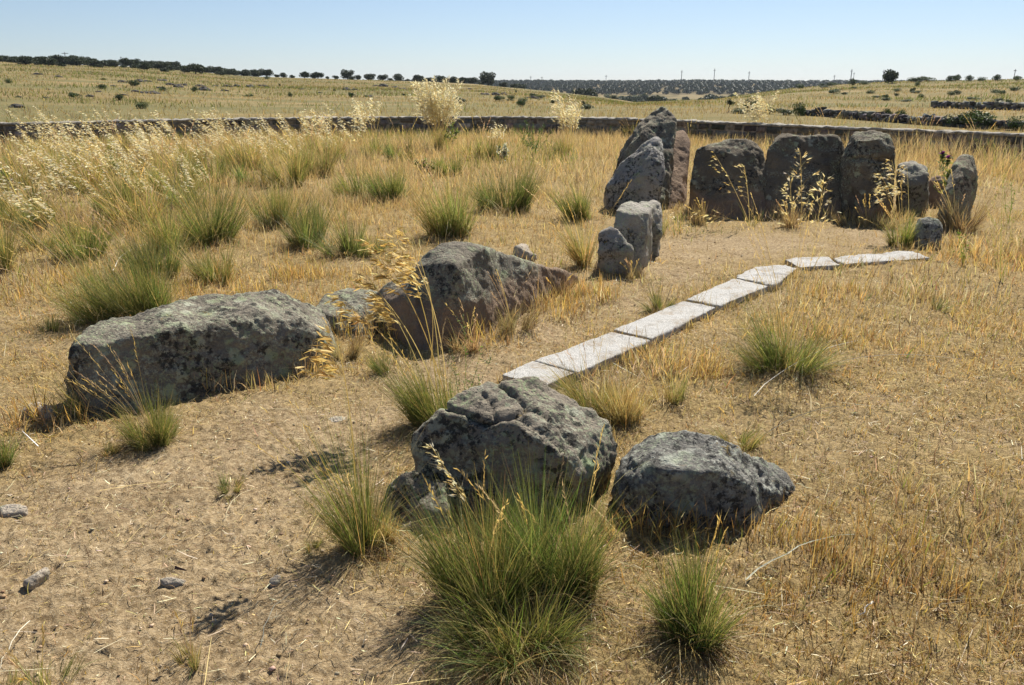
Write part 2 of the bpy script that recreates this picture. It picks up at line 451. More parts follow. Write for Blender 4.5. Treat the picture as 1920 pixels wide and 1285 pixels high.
R_GREY = rock_mat('lichen_granite', seed=1, lichen=.85, black=.65)
R_MID = rock_mat('lichen_granite_brown_foot', seed=2, lichen=.7, black=.45, brown=.27, yellow=.2)
R_FRONT = rock_mat('mossy_granite', base=(.22, .19, .15), seed=3, lichen=.7, black=.6, green=.9)
R_DARK = rock_mat('dark_lichen_granite', base=(.17, .162, .145), seed=4, lichen=.65, black=.9, yellow=.2, pale=(.48, .48, .41))
R_SLAB = rock_mat('brown_grey_slab', base=(.135, .112, .08), seed=5, lichen=.25, black=.45, brown=.28, yellow=.15)
R_RED = rock_mat('reddish_slab', base=(.25, .15, .095), seed=6, lichen=.15, black=.25, brown=1.2, yellow=.1)
R_POST = rock_mat('pale_post', base=(.29, .265, .23), seed=7, lichen=.55, black=.45)
R_SMALL = rock_mat('small_rock', base=(.36, .31, .25), seed=8, lichen=.3, black=.1, yellow=.1)

rock('boulder', [z_((144, 632, .39), (272, 629, .38), (342, 613, .38), (389, 602, .38), (447, 586, .40), (506, 592, .36), (564, 600, .30), (605, 622, .22), (183, 611, .37), (249, 591, .40), (311, 577, .41), (370, 556, .42), (467, 547, .42), (514, 546, .41), (564, 558, .34), (608, 577, .22), (134, 652, .36), (128, 700, .22), (129, 748, .1))
                 + g_((130, 772), (165, 790), (233, 776), (350, 757), (447, 733), (545, 709), (622, 680), (642, 655), (600, 620), (450, 640), (230, 680))],
     R_GREY, 'long flat-topped grey lichen boulder lying at the left with a bunch grass at its foot', 'boulder', vox=.013, smooth=4, seed=3, amp=.9, fine=1.4)
rock('boulder', [z_((832, 456, .60), (863, 454, .61), (910, 466, .56), (784, 498, .48), (806, 471, .56), (824, 534, .38), (856, 500, .51), (891, 470, .56), (762, 528, .32), (930, 471, .50))
                 + g_((765, 650), (800, 664), (910, 634), (962, 600), (940, 560), (760, 570)),
                 z_((905, 468, .52), (949, 480, .43), (988, 491, .36), (1027, 501, .27), (1060, 508, .17), (1085, 517, .08)) + g_((890, 640), (968, 602), (1066, 542), (1095, 525), (1000, 520), (900, 560)),
                 z_((704, 553, .17), (719, 568, .20), (778, 553, .32), (750, 518, .35), (718, 542, .24), (790, 514, .41)) + g_((722, 625), (790, 662), (830, 600), (715, 585))],
     R_MID, 'peaked grey boulder with a brown lower face and a tail sloping down to the right', 'boulder', vox=.014, smooth=4, seed=5, amp=.65, fine=1.3)
rock('boulder', [z_((588, 576, .13), (618, 553, .16), (655, 543, .17), (695, 541, .16), (735, 552, .15), (618, 592, .12), (720, 580, .13)) + g_((595, 620), (650, 642), (735, 628), (735, 585), (610, 575))],
     R_GREY, 'low flat grey rock wedged between the long boulder and the peaked boulder', 'boulder', vox=.014, seed=9)
rock('boulder', [z_((966, 462, .10), (985, 458, .10), (1003, 478, .07)) + g_((955, 485), (1000, 495), (1010, 480), (970, 470))],
     R_SMALL, 'small pale rock peeping out behind the ridge of the peaked boulder', 'rock', vox=.015, seed=10)
rock('boulder', [z_((48, 757, .07), (75, 750, .09), (102, 756, .08), (36, 770, .05), (100, 772, .06)) + g_((28, 792), (60, 800), (105, 788), (108, 770), (40, 770))],
     R_SMALL, 'small round brownish rock on the ground at the left end of the long boulder', 'rock', vox=.012, seed=11)
Fz = lambda a, b: (560+a/2.1235, 680+b/2.1235)
CR = [([Fz(575, 178), Fz(640, 190), Fz(700, 225), Fz(740, 247), Fz(785, 228), Fz(860, 218), Fz(910, 188), Fz(905, 165), Fz(850, 128), Fz(800, 88)], 5, .026),
      ([Fz(730, 130), Fz(772, 170), Fz(782, 228)], 4, .012),
      ([Fz(910, 188), Fz(960, 210), Fz(1005, 250), Fz(1060, 290), Fz(1100, 330)], 4, .014),
      ([Fz(870, 222), Fz(930, 262), Fz(1000, 300), Fz(1050, 345)], 4, .012)]
rock('boulder', [z_((777, 821, .25), (795, 798, .31), (833, 763, .37), (861, 734, .42), (899, 720, .44), (937, 716, .44), (972, 709, .45), (1012, 713, .43), (1045, 730, .39), (1075, 753, .34), (1101, 765, .31), (1134, 793, .26), (1153, 835, .17), (1150, 864, .12),
                    (824, 774, .37), (861, 776, .375), (908, 798, .35), (965, 800, .365), (1012, 826, .33), (1059, 854, .28), (771, 854, .2), (771, 897, .1), (1090, 900, .16))
                 + g_((775, 925), (850, 968), (1000, 962), (1095, 930), (1145, 880), (1130, 840), (1000, 800), (850, 810), (785, 850))],
     R_FRONT, 'mossy creased boulder in the foreground with deep cracks across its lit top', 'boulder', vox=.010, smooth=5, seed=13, cracks=CR, amp=.75, fine=1.6)
rock('boulder', [z_((718, 918, .10), (746, 888, .17), (775, 874, .20), (840, 900, .18), (838, 960, .10), (704, 950, .05)) + g_((702, 985), (745, 1022), (830, 1015), (850, 940), (740, 930))],
     R_FRONT, 'low rock tucked under the left side of the creased foreground boulder', 'boulder', vox=.010, seed=15)
rock('boulder', [z_((1185, 840, .21), (1218, 814, .26), (1279, 808, .28), (1326, 814, .275), (1366, 830, .25), (1403, 847, .21), (1428, 866, .16), (1160, 900, .12), (1165, 950, .06), (1235, 880, .25), (1340, 885, .24), (1405, 910, .17), (1418, 950, .07))
                 + g_((1154, 925), (1185, 986), (1241, 996), (1312, 988), (1382, 982), (1424, 964), (1438, 930), (1425, 890), (1300, 860), (1200, 880)),
                 z_((1400, 850, .19), (1432, 862, .13), (1458, 872, .09), (1480, 892, .06), (1487, 906, .04), (1472, 930, .03), (1410, 905, .15), (1440, 900, .10)) + g_((1390, 972), (1425, 952), (1462, 934), (1490, 922), (1484, 895), (1420, 872), (1380, 900))],
     R_DARK, 'rounded dark boulder crusted with black lichen in the right foreground', 'boulder', vox=.010, smooth=6, seed=17, amp=.8, fine=1.7)
# chamber stones
rock('leaning_slab', [y_((1242, 201, 11.9), (1228, 206, 11.9), (1212, 217, 11.9), (1196, 238, 11.8), (1175, 267, 11.7), (1160, 297, 11.6), (1142, 336, 11.6), (1256, 210, 11.8), (1268, 226, 11.7), (1265, 263, 11.5), (1250, 330, 11.3), (1242, 201, 12.2), (1265, 230, 12.2), (1180, 290, 12.3), (1206, 250, 11.45), (1180, 300, 11.4))
                      + g_((1150, 372), (1235, 402), (1252, 392), (1240, 375), (1160, 362))],
     rock_mat('tall_leaning_stone', base=(.165, .14, .105), seed=21, lichen=.5, black=.6, brown=.0, green=.6), 'tallest slab of the ring, leaning left to right with a pointed top', 'standing stone', vox=.022, smooth=4, seed=21, amp=1.3)
rock('leaning_slab', [y_((1233, 257, 10.9), (1245, 276, 10.8), (1243, 317, 10.5), (1238, 352, 10.4), (1212, 266, 10.9), (1183, 288, 10.9), (1156, 316, 10.9), (1138, 350, 10.8), (1220, 290, 10.6), (1210, 330, 10.45), (1240, 262, 11.2), (1180, 300, 11.3))
                      + g_((1148, 396), (1225, 402), (1238, 385), (1160, 376), (1130, 384))],
     rock_mat('front_leaning_stone', base=(.27, .255, .235), seed=22, lichen=.4, black=.75), 'grey triangular slab leaning in front of the tallest slab', 'standing stone', vox=.022, smooth=1, seed=23, amp=1.0)
rock('standing_slab', [y_((1265, 248, 12.2), (1280, 245, 12.2), (1291, 256, 12.1), (1294, 268, 12), (1291, 292, 11.9), (1286, 326, 11.7), (1286, 363, 11.5), (1262, 262, 11.9), (1245, 300, 11.5), (1240, 360, 11.3), (1285, 280, 12.6), (1260, 280, 12.5))
                       + g_((1238, 398), (1268, 396), (1284, 388), (1285, 372), (1240, 372))],
     R_RED, 'narrow reddish brown upright slab behind the leaning slabs', 'standing stone', vox=.022, smooth=4, seed=25, amp=.6)
rock('standing_slab', [y_((1305, 280, 10.6), (1321, 272, 10.7), (1358, 264, 10.7), (1392, 261, 10.7), (1417, 266, 10.7), (1429, 284, 10.6), (1438, 320, 10.5), (1300, 305, 10.5), (1296, 347, 10.4), (1438, 370, 10.3), (1310, 280, 11.0), (1390, 262, 11.1), (1425, 285, 11.0), (1360, 290, 10.45), (1410, 300, 10.42))
                       + g_((1296, 402), (1350, 414), (1434, 412), (1434, 392), (1300, 388))],
     R_SLAB, 'left of the three broad upright slabs at the back of the chamber', 'standing stone', vox=.022, smooth=4, seed=27, amp=1.1)
rock('standing_slab', [y_((1431, 305, 10.5), (1440, 272, 10.6), (1460, 257, 10.65), (1475, 253, 10.7), (1517, 256, 10.7), (1567, 254, 10.7), (1578, 265, 10.65), (1583, 284, 10.6), (1576, 320, 10.5), (1437, 360, 10.4), (1578, 370, 10.4), (1470, 256, 11.1), (1565, 257, 11.1), (1578, 300, 11))
                       + g_((1438, 412), (1500, 416), (1578, 414), (1580, 392), (1438, 392))],
     rock_mat('middle_slab_stone', base=(.135, .112, .08), seed=29, lichen=.3, black=.45, brown=.2, yellow=.25), 'widest square-topped upright slab in the middle of the chamber back', 'standing stone', vox=.022, smooth=4, seed=29, amp=1.1)
rock('standing_slab', [y_((1588, 272, 10.3), (1594, 260, 10.3), (1601, 250, 10.4), (1620, 246, 10.4), (1650, 249, 10.4), (1661, 257, 10.3), (1668, 274, 10.2), (1678, 290, 10.1), (1671, 309, 10.1), (1580, 310, 10.3), (1578, 340, 10.2), (1668, 360, 10.1), (1604, 249, 10.9), (1652, 249, 10.9), (1672, 300, 10.8), (1650, 262, 10.1), (1610, 262, 10.1))
                       + g_((1578, 410), (1620, 417), (1668, 410), (1668, 390), (1580, 390))],
     rock_mat('right_slab_stone', base=(.145, .122, .09), seed=31, lichen=.45, black=.6, brown=.15), 'right-hand broad upright slab with a shiny bumpy top and a crack below it', 'standing stone', vox=.022, smooth=3, seed=31, amp=1.3,
     cracks=[([(1592, 300), (1625, 296), (1665, 303)], 3, .04)])
rock('standing_slab', [y_((1685, 308, 10.7), (1712, 302, 10.8), (1732, 312, 10.7), (1742, 326, 10.6), (1740, 345, 10.5), (1690, 340, 10.5), (1690, 310, 11.2), (1735, 316, 11.2)) + g_((1684, 400), (1735, 402), (1742, 386), (1690, 384))],
     R_POST, 'short knobbly grey stone just right of the broad slabs', 'standing stone', vox=.022, smooth=3, seed=33)
rock('standing_slab', [y_((1742, 338, 11.3), (1755, 330, 11.3), (1770, 330, 11.3), (1778, 345, 11.2), (1742, 350, 11.2), (1760, 332, 11.7)) + g_((1738, 390), (1778, 388), (1778, 376), (1740, 376))],
     R_RED, 'small brown stone half hidden behind the thistle', 'standing stone', vox=.022, smooth=3, seed=35)
rock('standing_slab', [y_((1806, 291, 9.9), (1822, 295, 9.9), (1829, 317, 9.8), (1829, 347, 9.7), (1818, 388, 9.5), (1792, 301, 9.8), (1779, 338, 9.6), (1770, 372, 9.5), (1758, 400, 9.4), (1810, 295, 10.5), (1828, 320, 10.5), (1800, 330, 9.5)) + g_((1758, 425), (1800, 430), (1814, 418), (1820, 396), (1770, 400))],
     rock_mat('right_tall_stone', base=(.185, .15, .11), seed=37, lichen=.5, black=.6, green=.9), 'knobbly tall stone leaning at the right end of the ring', 'standing stone', vox=.022, smooth=2, seed=37, amp=.9)
rock('standing_slab', [y_((1722, 410, 8.3), (1742, 405, 8.35), (1760, 412, 8.3), (1769, 428, 8.25), (1764, 448, 8.2), (1715, 430, 8.2), (1740, 408, 8.6), (1760, 415, 8.6)) + g_((1712, 466), (1740, 470), (1765, 460), (1765, 448), (1715, 450))],
     R_DARK, 'knee-high dark stone standing at the right end of the kerb slabs', 'standing stone', vox=.018, smooth=4, seed=39, amp=.7)
rock('stone_post', [y_((1153, 393, 7.35), (1178, 378, 7.75), (1225, 385, 7.75), (1218, 398, 7.4), (1190, 402, 7.3), (1150, 430, 7.25), (1215, 430, 7.3)) + g_((1160, 498), (1195, 508), (1217, 494), (1222, 478), (1170, 480))],
     R_POST, 'square-cut stone post with a flat bright top standing left of the chamber', 'standing stone', vox=.016, smooth=2, seed=41, amp=.7)
rock('stone_post', [y_((1195, 378, 8.0), (1220, 377, 8.05), (1236, 382, 8.0), (1242, 400, 7.95), (1240, 440, 7.8), (1210, 385, 7.85), (1235, 383, 8.3)) + g_((1200, 478), (1228, 480), (1240, 468), (1232, 456), (1205, 458))],
     R_POST, 'rough grey stone standing right behind the square-cut post', 'standing stone', vox=.018, smooth=3, seed=43)
rock('boulder', [y_((1122, 440, 7.1), (1146, 424, 7.15), (1160, 432, 7.1), (1186, 472, 6.95), (1118, 470, 7.0), (1150, 436, 7.5)) + g_((1122, 500), (1160, 512), (1186, 505), (1180, 490), (1130, 488))],
     R_POST, 'small stone with a slanting face leaning on the left foot of the square-cut post', 'rock', vox=.016, smooth=3, seed=45)

# small stones on the bare soil
for pts, lab, sd in (
    ([(42, 1090, .03), (58, 1098, .025), (70, 1078, .045), (88, 1066, .04), (82, 1072, .03)], 'small dark knobbly stone lying on bare soil at the lower left', 51),
    ([(300, 1084, .03), (322, 1080, .035), (350, 1084, .025), (345, 1094, .02), (306, 1096, .02)], 'small flat grey stone with a twig beside it on the bare soil', 52),
    ([(612, 784, .015), (632, 778, .02), (652, 782, .018), (648, 790, .012), (620, 792, .01)], 'flat bluish stone flush in the path between the boulders', 53),
    ([(0, 950, .02), (25, 945, .03), (48, 950, .03), (46, 962, .02), (5, 966, .015)], 'flat pale stone in the soil at the left edge', 54),
    ([(506, 1086, .018), (524, 1078, .03), (518, 1092, .018), (508, 1096, .012)], 'tiny grey stone on the soil in the shade of the slender tussock', 55)):
    hp = z_(*pts)
    cx = sum(p[0] for p in pts)/len(pts); cyy = sum(p[1] for p in pts)/len(pts)
    rock('stone', [hp+g_(*[(cx+(p[0]-cx)*1.05, p[1]+4) for p in pts])], R_SMALL, lab, 'stone', vox=.006, smooth=1, seed=sd, amp=.35, fine=.6)

# ------------------------------------------------------------------ granite kerb
M_KERB, nt, b = newmat('sawn_granite'); g = N(nt)
tc = g.n('ShaderNodeTexCoord').outputs['Object']
c = g.mix(g.ramp(g.noise(tc, 150, 3, .7), .4, .6), (.27, .26, .24), (.56, .54, .50))
c = g.mix(g.ramp(g.noise(tc, 260, 2, .6), .60, .66), c, (.10, .10, .10))
c = g.mix(g.ramp(g.noise(tc, 5, 5, .7), .45, .75), c, g.mix(1.0, c, (.80, .76, .70), 'MULTIPLY'))
c = g.mix(g.math('MULTIPLY', g.ramp(g.noise(tc, 9, 6, .72), .54, .64), .7), c, (.27, .21, .145))
g.l(c, b.inputs['Base Color']); b.inputs['Roughness'].default_value = .85; b.inputs['Specular IOR Level'].default_value = .3
g.l(g.bump(g.noise(tc, 60, 6, .7), .6, .006), b.inputs['Normal'])
M_KERB2 = M_KERB.copy(); M_KERB2.name = 'weathered_granite'
KERB = []
def kerb(name, poly, top, label, mat, seed, jag=.004):
    tp = [ZP(px, py, top) for px, py in poly]
    KERB.append([(p[0], p[1]) for p in tp])
    cx = sum(p[0] for p in tp)/len(tp); cyy = sum(p[1] for p in tp)/len(tp)
    bm = bmesh.new()
    lo = [bm.verts.new((p[0]-cx, p[1]-cyy, -.10)) for p in tp]; up = [bm.verts.new((p[0]-cx, p[1]-cyy, top)) for p in tp]
    n = len(tp)
    bm.faces.new(up); bm.faces.new(lo[::-1])
    for i in range(n): bm.faces.new((lo[i], lo[(i+1) % n], up[(i+1) % n], up[i]))
    bmesh.ops.recalc_face_normals(bm, faces=bm.faces)
    me = bpy.data.meshes.new(name); bm.to_mesh(me); bm.free()
    o = bpy.data.objects.new('tmp', me); COL.objects.link(o)
    md = o.modifiers.new('r', 'REMESH'); md.mode = 'VOXEL'; md.voxel_size = .009; md.use_smooth_shade = True
    ms = o.modifiers.new('s', 'SMOOTH'); ms.factor = .5; ms.iterations = 1
    dg = bpy.context.evaluated_depsgraph_get(); dg.update()
    me2 = bpy.data.meshes.new_from_object(o.evaluated_get(dg)); bpy.data.objects.remove(o)
    k = len(me2.vertices); co = np.empty(k*3, np.float32); me2.vertices.foreach_get('co', co); co = co.reshape(-1, 3)
    nr = np.empty(k*3, np.float32); me2.vertices.foreach_get('normal', nr); nr = nr.reshape(-1, 3)
    x, y, z = co[:, 0]+seed, co[:, 1], co[:, 2]
    d = (fbm(x/.05, y/.05, z/.05, o=4, seed=seed)-.5)*jag*2.2+(fbm(x/.2, y/.2, z/.2, o=2, seed=seed+3)-.5)*jag*3.0
    d = d*np.where(np.abs(nr[:, 2]) < .6, 2.6, 1.0)
    me2.vertices.foreach_set('co', (co+nr*d[:, None]).ravel()); me2.update()
    me2.materials.clear(); me2.materials.append(mat)
    ob = link(name, me2); ob.location = (cx, cyy, 0)
    tag(ob, label, 'kerb slab', 'granite kerb slabs laid in a line')
kerb('kerb_slab', [(940, 703), (998, 677), (1079, 698), (1018, 724)], .055, 'nearest pale granite kerb slab, its end partly hidden by the creased boulder', M_KERB, 1)
kerb('kerb_slab', [(1003, 676), (1146, 623), (1217, 638), (1084, 698)], .055, 'second pale kerb slab from the creased boulder, with a small chip on top', M_KERB, 2)
kerb('kerb_slab', [(1150, 618), (1280, 563), (1343, 576), (1222, 635)], .052, 'third and brightest long kerb slab from the creased boulder', M_KERB, 3)
kerb('kerb_slab', [(1285, 561), (1375, 522), (1441, 536), (1349, 573)], .05, 'fourth pale kerb slab, just before the rough darker one', M_KERB, 4)
kerb('kerb_slab', [(1379, 520), (1402, 505), (1420, 498), (1474, 496), (1496, 502), (1464, 527), (1446, 534)], .05, 'rough darker kerb slab with broken edges', M_KERB2, 5, .010)
kerb('kerb_slab', [(1472, 487), (1493, 482), (1553, 482), (1577, 497), (1500, 501)], .045, 'short thin kerb slab where the line bends to the right', M_KERB, 6, .007)
kerb('kerb_slab', [(1560, 483), (1683, 471), (1712, 470), (1742, 483), (1583, 495)], .04, 'last long thin kerb slab, ending below the knee-high dark stone', M_KERB, 7, .008)
# ------------------------------------------------------------------ ribbons: every blade, stem and husk
PAL = {
 'straw': (.62, .48, .21), 'pale': (.70, .61, .40), 'gold': (.60, .43, .16), 'brown': (.27, .18, .10), 'pink': (.50, .36, .23), 'dust': (.46, .36, .24),
 'green': (.15, .25, .038), 'dgreen': (.07, .15, .030), 'olive': (.29, .31, .07), 'blue': (.13, .17, .09), 'husk': (.84, .72, .42), 'white': (.88, .84, .68)}
def pal(names, w, n, jit=.18, r=rng):
    a = np.array([PAL[k] for k in names]); w = np.array(w, float); w /= w.sum()
    c = a[r.choice(len(names), n, p=w)]
    return np.clip(c*(1+r.normal(0, jit, (n, 1)))*(1+r.normal(0, jit*.25, (n, 3))), .01, .95)
def ribbons(base, az, th, curl, L, w, c0, c1, seg=3, psi=None, prof=None, r=rng):
    n = len(base); t = np.linspace(0, 1, seg+1)
    if prof is None: prof = np.array([1, .92, .62, .08]) if seg == 3 else 1-.92*t**1.6
    p = np.array(base, float); V = np.empty((n, seg+1, 2, 3)); C = np.empty((n, seg+1, 2, 3))
    if psi is None: psi = r.uniform(0, math.pi, n)
    side = np.stack([np.cos(psi), np.sin(psi), np.zeros(n)], -1)
    for k in range(seg+1):
        hw = (w*.5*prof[k])[:, None]*side
        V[:, k, 0] = p-hw; V[:, k, 1] = p+hw
        f = t[k]; cc = c0*(1-f)+c1*f
        C[:, k, 0] = cc; C[:, k, 1] = cc
        if k < seg:
            a = th+curl*(k+.5)/seg
            d = np.stack([np.sin(a)*np.sin(az), np.sin(a)*np.cos(az), np.cos(a)], -1)
            p = p+d*(L/seg)[:, None]
    b = (np.arange(n)*(seg+1)*2)[:, None, None]+(np.arange(seg)*2)[None, :, None]
    q = (b+np.array([0, 1, 3, 2])[None, None, :]).reshape(-1, 4)
    return V.reshape(-1, 3), q, C.reshape(-1, 3)
def polyribbon(pts, w, c0, c1, side=None, prof=None):
    """one ribbon along given points (n,k,3)"""
    pts = np.asarray(pts, float); n, k = pts.shape[:2]
    if side is None:
        ps = rng.uniform(0, math.pi, n); side = np.stack([np.cos(ps), np.sin(ps), np.zeros(n)], -1)
    t = np.linspace(0, 1, k); pr = (1-.7*t) if prof is None else np.asarray(prof)
    hw = (np.asarray(w)[:, None]*.5*pr[None, :])[..., None]*side[:, None, :]
    V = np.stack([pts-hw, pts+hw], 2)
    C = c0[:, None, None, :]*(1-t)[None, :, None, None]+c1[:, None, None, :]*t[None, :, None, None]
    C = np.broadcast_to(C, V.shape)
    b = (np.arange(n)*k*2)[:, None, None]+(np.arange(k-1)*2)[None, :, None]
    q = (b+np.array([0, 1, 3, 2])[None, None, :]).reshape(-1, 4)
    return V.reshape(-1, 3), q, C.reshape(-1, 3)
def join(parts):
    V = []; Q = []; C = []; o = 0
    for v, q, c in parts:
        V.append(v); Q.append(q+o); C.append(c); o += len(v)
    return np.concatenate(V), np.concatenate(Q), np.concatenate(C)
def ribmesh(name, parts, mat, parent=None):
    v, q, c = join(parts)
    return link(name, npmesh(name, v, q, None, col=c, smooth=False, mats=[mat]), parent)

# ------------------------------------------------------------------ the tangle of short dry grass over everything near
def inpoly(x, y, poly):
    r = np.zeros(len(x), bool); n = len(poly)
    for i in range(n):
        x1, y1 = poly[i]; x2, y2 = poly[(i+1) % n]
        c = ((y1 > y) != (y2 > y)) & (x < (x2-x1)*(y-y1)/(y2-y1+1e-12)+x1)
        r ^= c
    return r
def scatter(n, r0, r1, half=math.radians(43)):
    rr = np.sqrt(rng.uniform(r0*r0, r1*r1, n)); a = rng.uniform(-half, half, n)
    x = rr*np.sin(a); y = rr*np.cos(a)
    ok = np.ones(n, bool)
    for poly in KERB: ok &= ~inpoly(x, y, poly)
    return x[ok], y[ok]
parts = []
for (n, r0, r1, wd, seg) in ((140000, 1.2, 3.6, .0023, 3), (200000, 3.6, 7.2, .0034, 2), (170000, 7.2, 12.5, .0050, 2), (260000, 12.5, 31, .0072, 2)):
    x, y = scatter(n, r0, r1)
    b = bareness(x, y); tl = tallness(x, y)
    patch = fbm(x/.35, y/.35, o=3, seed=61)
    clump = sstep(.40, .58, fbm(x/(.035+.006*y), y/(.035+.006*y), o=2, seed=63))
    dens = np.clip((1-b*.85)*(.6+1.3*(patch-.25)), .06, 1)*(.34+.66*clump)
    keep = rng.uniform(0, 1, len(x)) < dens
    x, y, b, tl, patch = x[keep], y[keep], b[keep], tl[keep], patch[keep]
    m = len(x); z = terrain(x, y)+.006
    short = rng.gamma(3.0, .0115, m)*(1-.45*b)*(1+.5*(y > 6))
    L = short+tl*rng.uniform(.3, 1.0, m)**1.3*np.where(y > 12, .32, .27)*(rng.uniform(0, 1, m) < .75)
    tall = L > .09
    az = rng.uniform(0, 2*math.pi, m)
    th = np.where(tall, np.abs(rng.normal(0, .30, m)), np.abs(rng.normal(.75, .45, m)))
    curl = np.where(tall, rng.normal(.35, .4, m), rng.normal(.9, 1.1, m))
    c = pal(['straw', 'pale', 'gold', 'brown', 'pink', 'dust'], [3.8, 2.4, 2.4, 1.2, 1.2, 1.3], m, .28)
    gold = fbm(x/.9, y/.9, o=2, seed=67)[:, None]; g0 = np.array([[1.06, .98, .80]]); c = c*np.where(gold > .5, g0, 1)
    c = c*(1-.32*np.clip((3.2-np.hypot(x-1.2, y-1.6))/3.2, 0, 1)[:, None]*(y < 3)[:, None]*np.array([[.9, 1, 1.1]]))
    fk = (.45*sstep(6, 11, y))[:, None]; c = c*(1-fk)+np.array([[.60, .475, .285]])*fk*(.8+.4*rng.uniform(0, 1, (m, 1)))
    gr = (rng.uniform(0, 1, m) < .05+.30*(fbm(x/3, y/3, o=2, seed=71) > .56)*(y > 9)*(x < 2.5))
    c[gr] = pal(['olive', 'green'], [3, 1], int(gr.sum()))
    base = np.stack([x, y, z-.004], -1)
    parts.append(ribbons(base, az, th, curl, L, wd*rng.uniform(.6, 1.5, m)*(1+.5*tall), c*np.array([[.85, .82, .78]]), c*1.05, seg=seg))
x, y = scatter(170000, 1.3, 5.5); q = .25+1.2*np.exp(-((x-1.5)/.7)**2-((y-2.1)/.45)**2)+.5*np.exp(-((x-1.9)/.8)**2-((y-3.2)/.8)**2)+.5*np.exp(-((x-.3)/.5)**2-((y-2.1)/.25)**2)
keep = rng.uniform(0, 1, len(x)) < q*(1-.8*bareness(x, y))*(fbm(x/.06, y/.06, o=2, seed=77) > .5); x, y = x[keep], y[keep]; m = len(x)
c = pal(['brown', 'dust', 'straw', 'gold', 'pink'], [3, 2, 1.6, 1.2, 1.5], m, .25)
parts.append(ribbons(np.stack([x, y, terrain(x, y)-.002], -1), rng.uniform(0, 6.28, m), np.abs(rng.normal(.4, .5, m)), rng.normal(1.2, 1.6, m), rng.gamma(3.5, .011, m), .0022*rng.uniform(.6, 1.6, m), c*.7, c, seg=3))
ex_, ey_ = [], []
for poly in KERB:
    for i in range(len(poly)):
        (x1, y1), (x2, y2) = poly[i], poly[(i+1) % len(poly)]; L_ = math.hypot(x2-x1, y2-y1); k = int(L_*420); t = rng.uniform(0, 1, k); cx, cy_ = np.mean([p[0] for p in poly]), np.mean([p[1] for p in poly])
        nx, ny = (y2-y1)/L_, -(x2-x1)/L_; sg = 1 if nx*((x1+x2)/2-cx)+ny*((y1+y2)/2-cy_) > 0 else -1; o_ = np.abs(rng.normal(0, .025, k))+.006
        ex_.append(x1+(x2-x1)*t+nx*sg*o_); ey_.append(y1+(y2-y1)*t+ny*sg*o_)
x = np.concatenate(ex_); y = np.concatenate(ey_); ok = np.ones(len(x), bool)
for poly in KERB: ok &= ~inpoly(x, y, poly)
ok &= fbm(x/.15, y/.15, o=2, seed=79) > .44; x, y = x[ok], y[ok]; m = len(x); c = pal(['straw', 'gold', 'brown', 'dust', 'olive'], [3, 2, 2, 1, .6], m, .25)
parts.append(ribbons(np.stack([x, y, terrain(x, y)-.002], -1), rng.uniform(0, 6.28, m), np.abs(rng.normal(.3, .35, m)), rng.normal(.6, .8, m), rng.gamma(3.2, .022, m), .003*rng.uniform(.6, 1.5, m), c*.8, c, seg=3))
tag(ribmesh('dry_grass', parts, M_BLADE), 'short tangled dry straw-coloured grass covering the ground round the stones', 'dry grass', kind='stuff')
# loose straw and plant crumbs lying flat
x, y = scatter(95000, 1.2, 7.5); m = len(x)
keep = rng.uniform(0, 1, m) < .35+.65*fbm(x/.25, y/.25, o=2, seed=73)-.35*bareness(x, y); x, y = x[keep], y[keep]; m = len(x)
L = rng.gamma(1.6, .014, m)+.006
c = pal(['straw', 'pale', 'brown', 'dust', 'gold'], [2, 1.6, 3.0, 2, .8], m, .25)
parts = [ribbons(np.stack([x, y, terrain(x, y)+rng.uniform(.002, .022, m)], -1), rng.uniform(0, 6.28, m), rng.normal(1.52, .13, m), rng.normal(.1, .35, m), L, rng.uniform(.0014, .0042, m), c, c, seg=2, prof=np.array([.7, 1, .5]))]
x, y = scatter(420, 1.3, 9); m = len(x); L = rng.uniform(.05, .28, m)
c = pal(['pale', 'white', 'straw'], [3, 1.0, 2], m, .12)
parts.append(ribbons(np.stack([x, y, terrain(x, y)+rng.uniform(.012, .035, m)], -1), rng.uniform(0, 6.28, m), rng.normal(1.5, .07, m), rng.normal(.08, .12, m), L, rng.uniform(.0016, .0034, m), c, c, seg=3, prof=np.array([1, 1, .8, .5])))
tag(ribmesh('straw_litter', parts, M_LITTER), 'loose bits of straw and dead stems lying on the soil', 'straw litter', kind='stuff')
# tiny clods and pebbles
def pebbles(n):
    x, y = scatter(n, 1.2, 9); m = len(x)
    keep = rng.uniform(0, 1, m) < .15+.85*bareness(x, y); x, y = x[keep], y[keep]; m = len(x)
    s = rng.gamma(2.0, .0022, m)+.002; s = np.minimum(s, .011)
    oc = np.array([[1, 0, 0], [0, 1, 0], [-1, 0, 0], [0, -1, 0], [0, 0, 1], [0, 0, -1]], float)
    f = np.array([[0, 1, 4], [1, 2, 4], [2, 3, 4], [3, 0, 4], [1, 0, 5], [2, 1, 5], [3, 2, 5], [0, 3, 5]])
    V = oc[None]*s[:, None, None]*rng.uniform(.6, 1.3, (m, 6, 1))*np.array([[[1.2, 1, .6]]])
    a = rng.uniform(0, 6.28, m); ca, sa = np.cos(a)[:, None], np.sin(a)[:, None]
    X = V[..., 0]*ca-V[..., 1]*sa; Y = V[..., 0]*sa+V[..., 1]*ca
    V = np.stack([X+x[:, None], Y+y[:, None], V[..., 2]+terrain(x, y)[:, None]+.006], -1)
    c = np.repeat(pal(['dust', 'brown', 'pink', 'pale'], [4, 3, 2, .5], m, .2), 6, 0)*1.1
    return npmesh('gravel', V.reshape(-1, 3), None, (f[None]+(np.arange(m)*6)[:, None, None]).reshape(-1, 3), col=c, mats=[M_LITTER])
tag(link('gravel', pebbles(3500)), 'crumbs of earth and tiny pebbles on the bare soil', 'gravel', kind='stuff')
